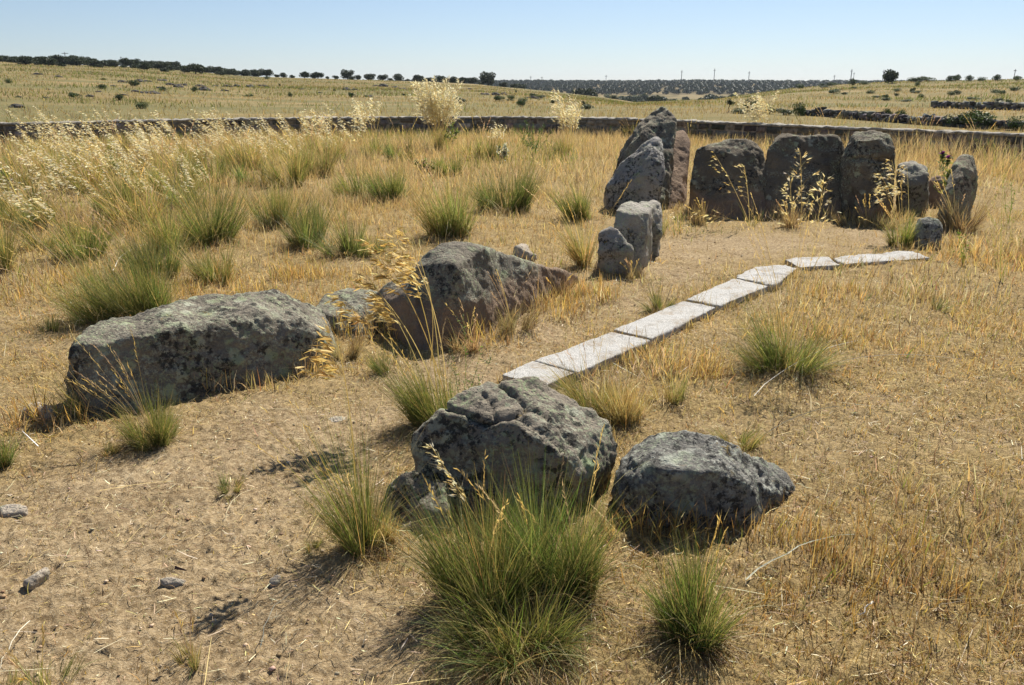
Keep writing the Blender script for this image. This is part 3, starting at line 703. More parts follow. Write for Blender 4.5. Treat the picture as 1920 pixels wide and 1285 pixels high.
# field grass beyond the enclosure
x, y = scatter(330000, 26, 250, math.radians(42)); 
rr = np.hypot(x, y); keep = rng.uniform(0, 1, len(x)) < np.clip(60/rr, .05, 1)*(.25+.75*(fbm(x/5, y/5, o=3, seed=81) > .47)); x, y, rr = x[keep], y[keep], rr[keep]
m = len(x); n1 = fbm(x/22, y/9, o=3, seed=83)
c = pal(['straw', 'gold', 'pink', 'pale'], [3, 2, 1, 1], m, .15)
g_mask = (n1+rng.normal(0, .08, m)) > .56; c[g_mask] = pal(['olive', 'green', 'brown'], [4, 1.0, 1], int(g_mask.sum()))
L = rng.uniform(.10, .35, m)*(1+.5*g_mask)
tag(ribmesh('field_grass', [ribbons(np.stack([x, y, terrain(x, y)-.02], -1), rng.uniform(0, 6.28, m), np.abs(rng.normal(0, .4, m)), rng.normal(.3, .3, m), L*.8, .012+rr*.0006, c*.60, c*.66, seg=1, prof=np.array([1, .35]))], M_BLADE), 'dry yellow and olive grass of the fields beyond the wall', 'field grass', kind='stuff')

# ------------------------------------------------------------------ bunch grasses
def tuft_parts(rad, L, n, mix, spread=.55, curl=.5, lean=(0, 0), wd=.0028, dead=.25, r=rng, seg=4):
    """a bunch grass: a dozen separate shoots, each a sheaf of blades with its own place, lean and tint"""
    nb = int(np.clip(n/60, 5, 30)); q = np.sqrt(r.uniform(0, 1, nb))*rad; qa = r.uniform(0, 6.283, nb)
    lean = (lean[0]+r.normal(-.03, .09), lean[1]+r.normal(0, .06)); ex = r.uniform(.8, 1.35)
    BX = q*np.cos(qa)*ex; BY = q*np.sin(qa)/ex; BT = q/rad*spread*r.uniform(.5, 1.2, nb)+np.abs(r.normal(0, .10, nb)); BL = r.uniform(.40, 1.12, nb)*(1-.18*q/rad)
    BA = np.arctan2(BX, BY)+r.normal(0, .5, nb); BC = r.uniform(.6, 1.25, nb); BG = r.normal(0, .12, nb)
    k = r.integers(0, nb, n); sr = np.sqrt(r.uniform(0, 1, n))*rad*.30; sa = r.uniform(0, 6.283, n)
    bx = BX[k]+sr*np.cos(sa); by = BY[k]+sr*np.sin(sa)
    dx = np.sin(BT[k])*np.sin(BA[k])+r.normal(0, .15, n)+lean[0]; dy = np.sin(BT[k])*np.cos(BA[k])+r.normal(0, .15, n)+lean[1]; dz = np.cos(BT[k])
    az = np.arctan2(dx, dy); th = np.arctan2(np.hypot(dx, dy), dz)
    az = az+r.normal(0, .35, n)
    LL = L*BL[k]*r.uniform(.25, 1.0, n)**.6
    c = pal(mix[0], mix[1], n, .26, r)*BC[k][:, None]*np.stack([1+BG[k], np.ones(n), np.ones(n)], -1)
    dry = r.uniform(0, 1, n)[:, None]
    tip = c*(1-.6*dry)+np.array(PAL['straw'])*.6*dry*dry; base = c*.72+np.array(PAL['straw'])*.16
    P1 = ribbons(np.stack([bx, by, np.full(n, -.01)], -1), az, th, curl*r.gamma(1.6, .6, n)*(.35+th), LL, wd*r.uniform(.6, 1.5, n), base, tip, seg=seg, r=r)
    nd = int(n*dead)
    rr = r.uniform(.3, 1.2, nd)*rad; a = r.uniform(0, 2*math.pi, nd)
    c = pal(['straw', 'brown', 'pale', 'gold'], [3, 3, 1, 1], nd, .25, r)
    P2 = ribbons(np.stack([rr*np.cos(a), rr*np.sin(a), np.full(nd, -.005)], -1), np.arctan2(np.cos(a), np.sin(a))+r.normal(0, .9, nd), r.uniform(.4, 1.4, nd), r.uniform(.2, 2.0, nd), L*r.gamma(3, .11, nd), wd*r.uniform(.6, 1.3, nd), c*.75, c, seg=seg, r=r)
    return P1, P2
MIXG = (['green', 'dgreen', 'olive', 'straw', 'gold'], [5, 4, 2.0, .9, .35])
MIXD = (['dgreen', 'green', 'olive', 'straw'], [5, 3, 1, .6])
MIXO = (['olive', 'green', 'straw', 'gold', 'dgreen'], [4, 3, 1.6, .6, 1])
MIXY = (['olive', 'straw', 'gold', 'green'], [3, 3, 2, 1])
def seed_stalk(L, az, th, curl, col=('straw', 'gold', 'pink'), w=.0018, head=.10, r=rng):
    """fine stem with a narrow spike of husks at its tip"""
    k = 7; p = np.zeros(3); pts = [p.copy()]
    for i in range(k-1):
        a = th+curl*(i+.5)/(k-1); p = p+np.array([math.sin(a)*math.sin(az), math.sin(a)*math.cos(az), math.cos(a)])*L/(k-1); pts.append(p.copy())
    pts = np.array(pts); c = pal(col, [1]*len(col), 1, .12, r)
    return pts, c
def spikelets(pos, dirs, L, w, c, r=rng):
    """closed husks: flat lens shapes along dirs"""
    n = len(pos); d = dirs/np.linalg.norm(dirs, axis=1, keepdims=True)
    sd_ = np.cross(d, r.normal(0, 1, (n, 3))); sd_ /= np.linalg.norm(sd_, axis=1, keepdims=True)+1e-9
    pts = pos[:, None, :]+d[:, None, :]*(L[:, None]*np.array([0, .35, .7, 1.0])[None, :])[..., None]
    return polyribbon(pts, w, c*.92, c*1.05, side=sd_, prof=[.25, 1, .75, .05])
def tussock(px, py, wpx, hpx, mix, label, n=900, name='grass_tussock', cat='grass tussock', stalks=0, lean=(-.05, 0), spread=.38, curl=.4, group=None, dead=.45, sh=1.5, wmul=1.0, seg=4, stalk_lean=(-.25, 0), rf=.31):
    x, y, _ = G(px, py); z = ground_z(x, y)
    dist = math.hypot(y, CAM_H)
    wm = wpx/FPX*dist; hm = hpx/FPX*dist*(1.5 if dist > 4 else 1.22); n = int(n*.75) if dist > 4 else n
    o = empty(name, (x, y, z), label, cat, group)
    wd = max(.0021, dist*.00056)*wmul
    P1, P2 = tuft_parts(wm*rf, hm*1.10, n, mix, spread, curl, lean, wd, dead, seg=seg)
    ribmesh('leaf_blades', [P1], M_BLADE, o); ribmesh('dead_skirt', [P2], M_BLADE, o)
    if stalks:
        for i in range(stalks):
            az = rng.uniform(0, 6.28); th = abs(rng.normal(.2, .15))
            dx = math.sin(th)*math.sin(az)+stalk_lean[0]*rng.uniform(.4, 1.5); dy = math.sin(th)*math.cos(az)+stalk_lean[1]; az = math.atan2(dx, dy); th = math.hypot(dx, dy)
            L = hm*sh*rng.uniform(.7, 1.15)*.85; pts, c = seed_stalk(L, az, th, rng.uniform(.1, .6))
            s_ = ribmesh('seed_stalk', [polyribbon(pts[None], np.array([wd*1.15]), c, c, prof=np.linspace(1, .5, 7))], M_BLADE, o)
            k = 14; f = np.linspace(.72, 1, k); idx = f*(len(pts)-1); i0 = np.minimum(idx.astype(int), len(pts)-2)
            pos = pts[i0]+(pts[i0+1]-pts[i0])*(idx-i0)[:, None]; d = pts[-1]-pts[-3]; d = d/np.linalg.norm(d)
            ribmesh('seed_head', [spikelets(pos, d[None]+rng.normal(0, .25, (k, 3)), np.full(k, .018+dist*.001), np.full(k, wd*1.5), np.repeat(c*1.15, k, 0))], M_SEED, s_)
    return o

T = tussock
T(905, 1145, 165, 225, MIXG, 'tall green bunch grass forming the left half of the big foreground clump', 1600, stalks=5, spread=.30, curl=.5, dead=.3, wmul=1.25, rf=.36, sh=1.15, stalk_lean=(-.1, 0))
T(1010, 1115, 165, 205, MIXG, 'green bunch grass filling the middle of the big foreground clump', 1400, stalks=5, spread=.28, curl=.5, dead=.3, wmul=1.25, rf=.36, sh=1.2, stalk_lean=(-.1, 0))
T(1078, 1120, 120, 190, MIXD, 'dark green upright bunch grass at the right end of the big foreground clump', 1000, spread=.26, stalks=4, wmul=1.25, rf=.36, stalk_lean=(0, 0))
T(965, 1222, 240, 150, MIXO, 'low yellowish bunch grass with curling blades at the foot of the big foreground clump', 1900, spread=.7, curl=1.5, dead=.7, wmul=1.15)
T(1298, 1190, 145, 155, MIXG, 'green bunch grass below the rounded dark boulder', 1700, spread=.34, curl=.4, dead=.6, stalks=4, wmul=1.25, rf=.33, stalk_lean=(0, 0))
T(680, 1035, 130, 280, MIXG, 'slender green bunch grass left of the low rock under the creased boulder', 420, stalks=10, lean=(-.14, 0), spread=.24, curl=.2, rf=.20, sh=1.05)
T(715, 1010, 90, 110, MIXY, 'straw-coloured bunch grass against the left end of the low rock', 450, stalks=8)
T(818, 805, 120, 175, MIXG, 'green bunch grass with tall golden stems rising behind the left of the creased boulder', 1300, lean=(-.03, 0), spread=.28, curl=.25, stalks=8, sh=1.3)
T(288, 832, 110, 95, MIXG, 'bunch grass with bowed seed heads in front of the long boulder', 1300, stalks=16, sh=2.0, dead=.6)
T(185, 785, 120, 90, MIXY, 'thin straw-coloured grass against the left end of the long boulder', 420, stalks=10, sh=1.4)
T(717, 697, 42, 50, MIXG, 'small bright green tuft on the path below the peaked boulder', 420, spread=.5, wmul=.8)
T(1110, 775, 120, 100, MIXO, 'olive bunch grass behind the right shoulder of the creased boulder', 1200, stalks=8, spread=.6)
T(1165, 790, 90, 75, (['gold', 'straw', 'pale'], [3, 2, 1]), 'clump of bright golden dead grass right of the creased boulder', 1200, spread=.5, dead=.1)
T(1256, 755, 60, 75, MIXY, 'sparse straw tuft alone right of the nearest kerb slabs', 260, stalks=5, sh=1.3)
T(1468, 690, 165, 110, MIXG, 'green bunch grass with tall oat stems right of the kerb', 1500, stalks=18, sh=2.2, stalk_lean=(.02, 0), spread=.75, curl=.6, dead=.5)
T(1385, 835, 90, 55, MIXO, 'wispy grey-green tuft behind the rounded dark boulder', 320, stalks=4, spread=.8)
T(1752, 585, 45, 40, MIXO, 'small sparse tuft on the open ground at the right', 160, spread=.8)
T(428, 925, 66, 42, MIXO, 'short olive tuft on the bare soil below the long boulder', 320, spread=.9)
T(584, 1038, 36, 34, MIXO, 'tiny tuft just left of the slender bunch grass', 160)
T(202, 855, 44, 42, MIXY, 'small yellow tuft on the soil below the left of the long boulder', 220)
T(92, 620, 44, 34, MIXO, 'small green-yellow tuft left of the long boulder', 200)
T(2, 880, 40, 90, MIXG, 'tuft cut by the left edge beside the small round rock', 380)
T(80, 1300, 200, 60, MIXO, 'sparse thin grass at the bottom left corner', 260, spread=.6, stalks=6)
T(360, 1245, 60, 60, MIXY, 'sparse dry tuft near the bottom left', 160, stalks=4)
T(1234, 583, 56, 50, MIXG, 'green tuft against the left side of the kerb, below the stone post', 520, spread=.8, dead=.7)
T(1096, 500, 36, 90, MIXY, 'upright yellow-green grass left of the stone post', 480, stalks=8, spread=.35)
T(1086, 410, 74, 68, MIXG, 'green bunch grass left of the leaning slabs', 900, stalks=8, sh=1.6)
T(1172, 384, 40, 34, MIXG, 'small green tuft at the foot of the triangular slab', 300)
T(945, 396, 104, 82, MIXD, 'dense dark green bunch grass half way to the leaning slabs', 1500, stalks=4)
T(845, 440, 112, 92, MIXO, 'olive bunch grass behind the peaked boulder', 1400, stalks=8, dead=.4)
T(660, 478, 110, 66, MIXD, 'dark green low bunch grass behind the low flat rock', 1100, spread=.8)
T(578, 462, 92, 75, MIXD, 'dark green bunch grass right of centre in the row behind the long boulder', 1200)
T(525, 425, 90, 68, MIXO, 'olive bunch grass just behind and left of a dark green one', 1000)
T(265, 595, 140, 102, MIXG, 'big green bunch grass rising behind the left of the long boulder', 2600, stalks=8, sh=1.4, lean=(-.1, 0))
T(195, 600, 120, 110, MIXO, 'leaning olive grass with straw stems left of the big one behind the long boulder', 900, stalks=14, sh=1.5, lean=(-.25, 0), stalk_lean=(-.35, 0))
T(408, 530, 80, 75, MIXO, 'yellow-green bunch grass behind the middle of the long boulder', 900)
T(400, 455, 110, 110, MIXG, 'tall green bunch grass further behind the middle of the long boulder', 1300, stalks=8, stalk_lean=(-.35, 0))
T(320, 470, 110, 85, MIXO, 'green bunch grass left of the tall one in the left field', 1000, stalks=10, stalk_lean=(-.4, 0))
T(150, 488, 110, 72, MIXG, 'green bunch grass with pale oats over it at the left', 1000, stalks=8, stalk_lean=(-.4, 0))
T(5, 510, 50, 110, MIXO, 'tall grass cut by the left edge in the left field', 420, stalks=6)
T(730, 376, 100, 56, MIXD, 'wide dark green bunch grass, right half of a pair', 1200)
T(675, 374, 100, 50, MIXO, 'wide olive bunch grass, left half of a pair', 1000)
T(842, 330, 70, 34, MIXG, 'low green bunch grass in the middle distance', 600)
T(392, 345, 92, 55, MIXG, 'green bunch grass in the oat field at the left', 800, stalks=6, stalk_lean=(-.4, 0))
T(540, 352, 90, 62, MIXO, 'olive bunch grass in the middle distance of the left field', 900, stalks=8)
T(228, 405, 100, 70, MIXO, 'olive bunch grass in the left field between the oats and the big tussock', 900, stalks=6, stalk_lean=(-.4, 0))
T(345, 395, 90, 62, MIXG, 'green bunch grass just above the tall one in the left field', 900, stalks=5, stalk_lean=(-.4, 0))
T(285, 520, 110, 80, MIXG, 'green bunch grass rising directly behind the biggest one of the left field', 1200, stalks=8, stalk_lean=(-.4, 0))
T(85, 430, 90, 60, MIXO, 'olive bunch grass at the far left under the pale oats', 800, stalks=5, stalk_lean=(-.4, 0))
T(1690, 462, 66, 60, MIXG, 'green tuft left of the knee-high dark stone', 600, stalks=8, sh=1.4)
T(1545, 1290, 60, 40, MIXY, 'sparse dead tuft at the bottom edge', 160)
# dry weedy clumps at the stones, browns darkened to imitate shade at slab feet
for px, py, w, h, lab in ((1320, 420, 110, 34, 'dry weeds, brown darkened for shade, at the foot of the left broad slab'), (1480, 424, 120, 34, 'dry weeds, brown darkened for shade, at the foot of the middle broad slab'), (1625, 426, 120, 40, 'dry weeds, brown darkened for shade, at the foot of the right broad slab'), (1790, 432, 80, 80, 'dry weeds round the tall stone at the right end'), (1185, 522, 70, 26, 'dark dry weeds round the foot of the stone post'),
                          (960, 612, 130, 80, 'golden dead grass against the right of the brown boulder face'), (880, 650, 110, 70, 'brown dead grass against the left of the brown boulder face'), (640, 670, 90, 60, 'dry grass at the foot of the low flat rock'), (1045, 560, 90, 45, 'dry grass along the tail of the peaked boulder')):
    T(px, py, w, h, (['brown', 'straw', 'dust', 'pink'], [5, 2, 2, 1]), lab, 420, name='dry_weed_clump', cat='dry weeds', stalks=9, sh=1.1, spread=.6, dead=.6)
# bunches scattered through the enclosure, too alike to tell apart
protos = {}
for i, mix in enumerate((MIXO, MIXY, MIXY)):
    protos[i] = T(-400-60*i, 330, 90, 48, mix, 'olive bunch grass standing in the tall dry grass before the wall', 520, stalks=5, group='bunch grasses in the tall dry grass before the wall', seg=3)
spots = [(40, 345), (110, 330), (180, 355), (240, 325), (300, 375), (250, 420), (60, 420), (345, 320), (450, 320), (490, 350), (590, 330), (610, 305), (760, 300), (900, 300), (1180, 262), (1290, 270), (1370, 262), (1560, 258), (1660, 268), (1740, 275), (1840, 285), (1900, 300), (1720, 262), (1480, 258), (330, 350), (215, 300), (140, 300)]
for i, (px, py) in enumerate(spots):
    s = protos[i % 3]; o = s if i < 3 else copy_tree(s)
    x, y, _ = G(px+rng.uniform(-8, 8), py+rng.uniform(-3, 3)); o.location = (x, y, ground_z(x, y))
    o.rotation_euler = (0, 0, rng.uniform(-.5, .5)); k = rng.uniform(.75, 1.25)*(1.0 if y < 20 else .9); o.scale = (k, k, k)

# ------------------------------------------------------------------ giant oat grass: stems with loose hanging panicles
def panicle_mesh(pts, f0, brL, nb, spl, dist, wind=(-1, 0, 0), wk=.5, dens=3, col=('husk', 'white', 'gold'), droop=.35, cw=(4, 2, 1), r=rng):
    """branches along the last part of a stem (pts), each hung with husks"""
    K = len(pts)-1; br = []; hk = []; aw = []
    for i in range(nb):
        f = f0+(1-f0)*(i+.5)/nb; idx = f*K; i0 = min(int(idx), K-1)
        p = pts[i0]+(pts[i0+1]-pts[i0])*(idx-i0); d = pts[i0+1]-pts[i0]; d = d/np.linalg.norm(d)
        tops = 1-(f-f0)/(1-f0)
        for j in range(r.integers(2, 4)):
            o = r.normal(0, 1, 3); o -= d*o.dot(d); o /= np.linalg.norm(o)
            L = brL*(.35+.65*tops)*r.uniform(.5, 1.15)
            dd = d*.75+o*.55+np.array(wind)*wk
            q = [p]; v = dd/np.linalg.norm(dd)
            for k in range(3):
                q.append(q[-1]+v*L/3); v = v+np.array([wind[0]*.15, wind[1]*.15, -droop]); v /= np.linalg.norm(v)
            q = np.array(q); br.append(q)
            n = max(1, int(dens*r.uniform(.6, 1.4)*(.5+.5*tops))); fr = np.sqrt(r.uniform(.08, 1, n))*3; a0 = np.minimum(fr.astype(int), 2)
            pos = q[a0]+(q[a0+1]-q[a0])*(fr-a0)[:, None]+r.normal(0, .004, (n, 3))
            dr = (q[a0+1]-q[a0]); dr = dr/np.linalg.norm(dr, axis=1, keepdims=True)+r.normal(0, .30, (n, 3))+np.array([wind[0]*.3, wind[1]*.3, -.15])
            hk.append((pos, dr))
    B = np.array(br); n = len(B); tw = max(.0008, dist*.00022)
    cb = pal(['straw', 'gold'], [1, 1], n, .1, r)
    P = [polyribbon(B, np.full(n, tw), cb, cb)]
    pos = np.concatenate([a for a, b in hk]); dr = np.concatenate([b for a, b in hk]); n = len(pos)
    c = pal(col, cw[:len(col)], n, .12, r)
    P.append(spikelets(pos, dr, spl*r.uniform(.7, 1.25, n), np.full(n, spl*.20+dist*.00034)*r.uniform(.8, 1.2, n), c, r))
    P.append(spikelets(pos+r.normal(0, .003, (n, 3)), dr+r.normal(0, .25, (n, 3)), spl*r.uniform(.6, 1.1, n), np.full(n, spl*.15+dist*.00014), c*.95, r))
    # awns
    d = dr/np.linalg.norm(dr, axis=1, keepdims=True)
    aw = np.stack([pos+d*spl*.8, pos+d*spl*1.6, pos+d*spl*2.3+np.array([0, 0, -.1])*spl], 1)
    P.append(polyribbon(aw, np.full(n, tw*.7), c*.9, c*.9))
    return P
def stem_pts(tip, bow=(0, 0, .12), k=12):
    tip = np.array(tip, float); t = np.linspace(0, 1, k)[:, None]; L = np.linalg.norm(tip)
    mid = tip*.5+np.array(bow)*L
    return (1-t)**2*0+2*t*(1-t)*mid+t*t*tip
def oat_plant(base, tips, label, dist=None, spl=.026, brL=.12, nb=9, f0=.6, name='oat_grass', leaves=260, leafL=.4, wind=(-1, 0, 0), wk=.5, dens=3, group=None, stemw=.003, bow=None, mix=MIXO, droop=.35, col=('husk', 'white', 'gold'), rad=.06):
    o = empty(name, base, label, 'oat grass', group)
    dist = dist or math.hypot(base[1], 1.2)
    if leaves:
        P1, P2 = tuft_parts(rad, leafL, leaves, mix, .6, .5, (-.05, 0), max(.0017, dist*.00042), .3)
        ribmesh('leaf_blades', [P1, P2], M_BLADE, o)
    for tp in tips:
        b0 = np.array([rng.normal(0, rad*.4), rng.normal(0, rad*.4), 0])
        tpl = np.array(tp)-np.array(base)-b0
        pts = stem_pts(tpl, bow or (rng.normal(.02, .03), 0, .10))+b0
        c = pal(['gold', 'straw'], [1, 1], 1, .08)
        s = ribmesh('flower_stalk', [polyribbon(pts[None], np.array([stemw]), c*.8, c, side=np.array([[1.0, 0, 0]]), prof=np.linspace(1, .45, len(pts)))], M_BLADE, o)
        ribmesh('panicle', panicle_mesh(pts, f0, brL, nb, spl, dist, wind, wk, dens, droop=droop, col=col), M_SEED, s)
    return o
def B_(px, py):
    x, y, _ = G(px, py); return (x, y, ground_z(x, y))
# stem of the slender tussock, golden panicle blown left
b = B_(672, 1010)
oat_plant(b, [P(632, 640, b[1]+.12)], 'single tall golden oat stem, open seed head blown left, rising from the slender tussock', spl=.042, brL=.17, nb=11, f0=.74, leaves=60, leafL=.25, stemw=.006, wk=.8, dens=4, bow=(.06, 0, .06), droop=.12, col=('gold', 'husk', 'straw'))
b = B_(826, 792)
oat_plant(b, [P(690, 520, b[1]+.1), P(745, 450, b[1]+.2), P(775, 480, b[1]+.1), P(700, 455, b[1]+.2), P(765, 425, b[1]+.3), P(640, 560, b[1]), P(720, 560, b[1]-.1)], 'group of tall golden oat stems fanning out left over the peaked boulder', spl=.042, brL=.18, nb=9, f0=.68, leaves=120, leafL=.4, stemw=.006, wk=.9, dens=4, droop=.12, col=('gold', 'husk', 'straw'), rad=.08, bow=(.10, 0, .08))
b = B_(770, 800)
oat_plant(b, [P(800, 520, b[1]+.1), P(722, 590, b[1])], 'pair of bare golden stems left of the tall oat stems', spl=.02, brL=.03, nb=3, f0=.93, leaves=0, stemw=.004)
b = B_(1475, 685)
oat_plant(b, [P(1500, 285, b[1]+.25), P(1545, 330, b[1]+.2), P(1480, 330, b[1]+.2)], 'oat stems with hanging seed heads seen against the middle broad slab', spl=.030, brL=.15, nb=10, f0=.66, leaves=0, stemw=.0036, wind=(0, 0, 0), dens=4, droop=.30, col=('husk', 'straw', 'white'))
b = B_(1410, 425)
oat_plant(b, [P(1340, 290, b[1]), P(1395, 310, b[1]-.1), P(1305, 400, b[1]-.4)], 'oat stems leaning left in front of the left broad slab', spl=.044, brL=.25, nb=8, f0=.4, leaves=40, leafL=.4, stemw=.007, wk=.5, dens=2.2, droop=.05, col=('husk', 'straw', 'gold'), bow=(.03, 0, .05))
b = B_(1700, 455)
oat_plant(b, [P(1650, 325, b[1]+.2), P(1672, 300, b[1]+.2), P(1700, 310, b[1]+.2)], 'tan oat seed heads bowed left in front of the short knobbly stone', spl=.04, brL=.20, nb=10, f0=.5, leaves=120, leafL=.35, stemw=.006, wk=.9, dens=4, droop=.25)
b = B_(1240, 440)
oat_plant(b, [P(1255, 400, b[1]-.1), P(1290, 425, b[1]-.1)], 'little pale oat heads sticking out right of the stone post', spl=.03, brL=.08, nb=5, f0=.6, leaves=60, leafL=.25, stemw=.004, wk=0, wind=(1, 0, 0))
b = B_(985, 1130)
oat_plant(b, [P(805, 832, b[1]+.15)], 'closed straw-coloured oat head leaning left out of the largest bunch grass', spl=.022, brL=.028, nb=14, f0=.60, leaves=0, stemw=.0042, wk=.0, dens=2.5, droop=.02, bow=(-.0, 0, .05))
# big plumes in front of the wall
def plume(px, py, n, x0, x1, y0, y1, label, dens, spl=.055, brL=.30, nb=10, f0=.5, wk=.25, col=('white', 'husk', 'white'), leafL=.6, leaves=420):
    b = B_(px, py); tips = [P(rng.uniform(x0, x1), rng.uniform(y0, y1), b[1]+rng.normal(0, .25)) for _ in range(n)]
    return oat_plant(b, tips, label, spl=spl, brL=brL, nb=nb, f0=f0, wk=wk, dens=dens, col=col, stemw=.009, leafL=leafL, leaves=leaves, droop=.12, rad=.22)
plume(822, 283, 36, 775, 868, 148, 200, 'large dense pale plume of oat grass standing above the wall, left of centre', 6, wk=.12, f0=.42, spl=.06, brL=.34)
plume(1062, 292, 15, 1035, 1095, 160, 215, 'loose pale oat plume in front of the wall left of the leaning slabs', 4)
plume(1440, 270, 12, 1370, 1475, 165, 205, 'pale oat plume blown left above the wall between two broad slabs', 5, wk=.8)
plume(700, 292, 8, 660, 735, 185, 215, 'thin pale oat plume above the wall left of the dense plume', 4, wk=.8)
plume(610, 292, 9, 560, 640, 205, 232, 'pale oats across the wall, second thin plume left of the dense plume', 4, wk=.9)
plume(935, 300, 3, 915, 950, 225, 250, 'small greyish oat plume right of the dense plume', 3)
# field of wind-blown oats at the left: four kinds copied
FP = []
for i in range(4):
    tips = [(rng.uniform(-1.0, -.1), rng.uniform(-.3, .3), rng.uniform(.5, 1.12)) for _ in range(8)]
    FP.append(oat_plant((0, 0, 0), tips, 'pale oat grass bending left in the wind in the field at the left', dist=12, spl=.042, brL=.15, nb=9, f0=.5, wk=.8, dens=2.9, group='wind-blown oat grasses in the left field', stemw=.006, leaves=260, leafL=.5, col=('white', 'husk', 'pale'), droop=.12, rad=.14))
fs = [(60, 470), (150, 455), (95, 400), (190, 415), (20, 400), (270, 400), (340, 400), (130, 350), (60, 345), (220, 350), (300, 350), (370, 345), (10, 330), (100, 315), (180, 318), (260, 315), (340, 315), (420, 325), (460, 310), (500, 318), (570, 300), (640, 296), (60, 300), (140, 296), (220, 298), (300, 295), (380, 298), (440, 295), (520, 292), (-40, 350), (-30, 420), (-40, 300), (240, 375), (400, 375), (690, 300), (475, 300), (340, 300), (160, 330), (310, 330), (20, 312), (420, 300), (260, 300), (560, 310), (-20, 460)]
for i, (px, py) in enumerate(fs):
    s = FP[i % 4]; o = s if i < 4 else copy_tree(s)
    x, y, _ = G(px+rng.uniform(-22, 22)+25, py+rng.uniform(-8, 8)+4)
    o.location = (x, y, ground_z(x, y)); o.rotation_euler = (0, 0, rng.uniform(-.6, .6)); k = rng.uniform(.65, 1.15)
    o.scale = (k, k, k)
# ------------------------------------------------------------------ weeds with stems and small leaves
def weed(px, py, tips, label, nl=60, leaf=.03, lw=.012, col=('blue', 'olive'), stem=.004, branches=8, name='weed', flower=None, bl=.25, cat='weed', group=None):
    b = B_(px, py); o = empty(name, b, label, cat, group)
    S = []; Lf = []; b = np.array(b)
    for tp in tips:
        pts = stem_pts(np.array(tp)-b, (rng.normal(0, .04), 0, .02), 9)
        c = pal(col, [1]*len(col), 1, .1); S.append(polyribbon(pts[None], np.array([stem]), c, c, side=np.array([[1., 0, 0]])))
        H = np.linalg.norm(pts[-1]); Bs = []
        for i in range(branches):
            f = rng.uniform(.2, .95); k = min(int(f*8), 7); p = pts[k]+(pts[k+1]-pts[k])*(f*8-k)
            d = np.array([rng.normal(0, .6), rng.normal(0, .5), rng.uniform(.4, 1.0)]); d /= np.linalg.norm(d); L = H*bl*rng.uniform(.5, 1.2)*(1.2-f)
            Bs.append(np.stack([p, p+d*L*.5, p+d*L+np.array([0, 0, L*.12])]))
        Bs = np.array(Bs); n = len(Bs); cc = pal(col, [1]*len(col), n, .1); S.append(polyribbon(Bs, np.full(n, stem*.55), cc, cc))
        j = rng.integers(0, n, nl); t = rng.uniform(0, 1, nl)[:, None]; pos = Bs[j, 0]*(1-t)+Bs[j, 2]*t
        pos[:nl//3] = pts[rng.integers(2, 9, nl//3)]
        Lf.append(spikelets(pos, rng.normal(0, 1, (nl, 3))+np.array([0, 0, .6]), leaf*rng.uniform(.6, 1.2, nl), np.full(nl, lw), pal(col, [1]*len(col), nl, .15)))
    ribmesh('stems', S, M_BLADE, o); ribmesh('leaves', Lf, M_BLADE, o)
    if flower:
        for tp in tips[:flower]:
            d = rng.normal(0, .35, (60, 3))+np.array([0, 0, .7]); p0 = np.repeat((np.array(tp)-b)[None], 60, 0)
            ribmesh('flower_head', [spikelets(p0, d, np.full(60, .05), np.full(60, .012), np.repeat([[.24, .05, .26]], 60, 0)*rng.uniform(.7, 1.3, (60, 1))),
                                    spikelets(p0-np.array([0, 0, .03]), d*np.array([1.3, 1.3, .2]), np.full(60, .03), np.full(60, .014), np.repeat([[.10, .13, .06]], 60, 0))], M_BLADE, o)
    return o
def tipsat(lst, Y): return [P(a, b, Y+rng.normal(0, .1)) for a, b in lst]
b = B_(865, 785); weed(865, 785, tipsat([(868, 590), (845, 640), (905, 650), (925, 660)], b[1]), 'spindly green weed with forked stems behind the creased boulder', 40, .018, .005, ('blue', 'green'), .003, 12, bl=.3)
b = B_(1780, 400); weed(1780, 400, tipsat([(1767, 290), (1778, 298), (1790, 330)], b[1]), 'thistle with a purple flower head beside the tall stone at the right end', 110, .07, .02, ('blue', 'olive'), .012, 10, name='thistle', flower=2, cat='thistle')
b = B_(1875, 530); weed(1875, 530, tipsat([(1882, 300), (1905, 380), (1850, 400), (1915, 440), (1860, 330)], b[1]), 'tall sparse branching weed at the right edge', 40, .02, .006, ('olive', 'straw'), .006, 9, bl=.4)
b = B_(1000, 296); weed(1000, 296, tipsat([(975, 235), (985, 225), (1000, 232), (1012, 240), (1022, 235), (1035, 245), (965, 245), (992, 250)], b[1]), 'feathery dark green shrub in front of the wall right of the dense plume', 60, .07, .010, ('blue', 'dgreen', 'green'), .014, 10, cat='shrub', name='feathery_shrub')
b = B_(795, 325); weed(795, 325, tipsat([(780, 305), (795, 300), (810, 306), (825, 310)], b[1]), 'low light green leafy weed in the middle distance', 90, .08, .03, ('green', 'olive', 'pale'), .010, 6)
b = B_(942, 305); weed(942, 305, tipsat([(935, 278), (948, 270), (950, 285)], b[1]), 'pale whitish leafy weed right of the dense plume', 80, .09, .035, ('white', 'blue'), .010, 6)
b = B_(845, 275); weed(845, 275, tipsat([(835, 235), (850, 228), (858, 245), (828, 250)], b[1]), 'green broad-leaved weed at the foot of the dense plume', 50, .10, .03, ('green', 'blue', 'olive'), .012, 8)
b = B_(645, 325); weed(645, 325, tipsat([(650, 282), (638, 290), (660, 290)], b[1]), 'thin grey branched weed in the middle distance of the left field', 20, .03, .01, ('pink', 'dust'), .010, 10, bl=.4)
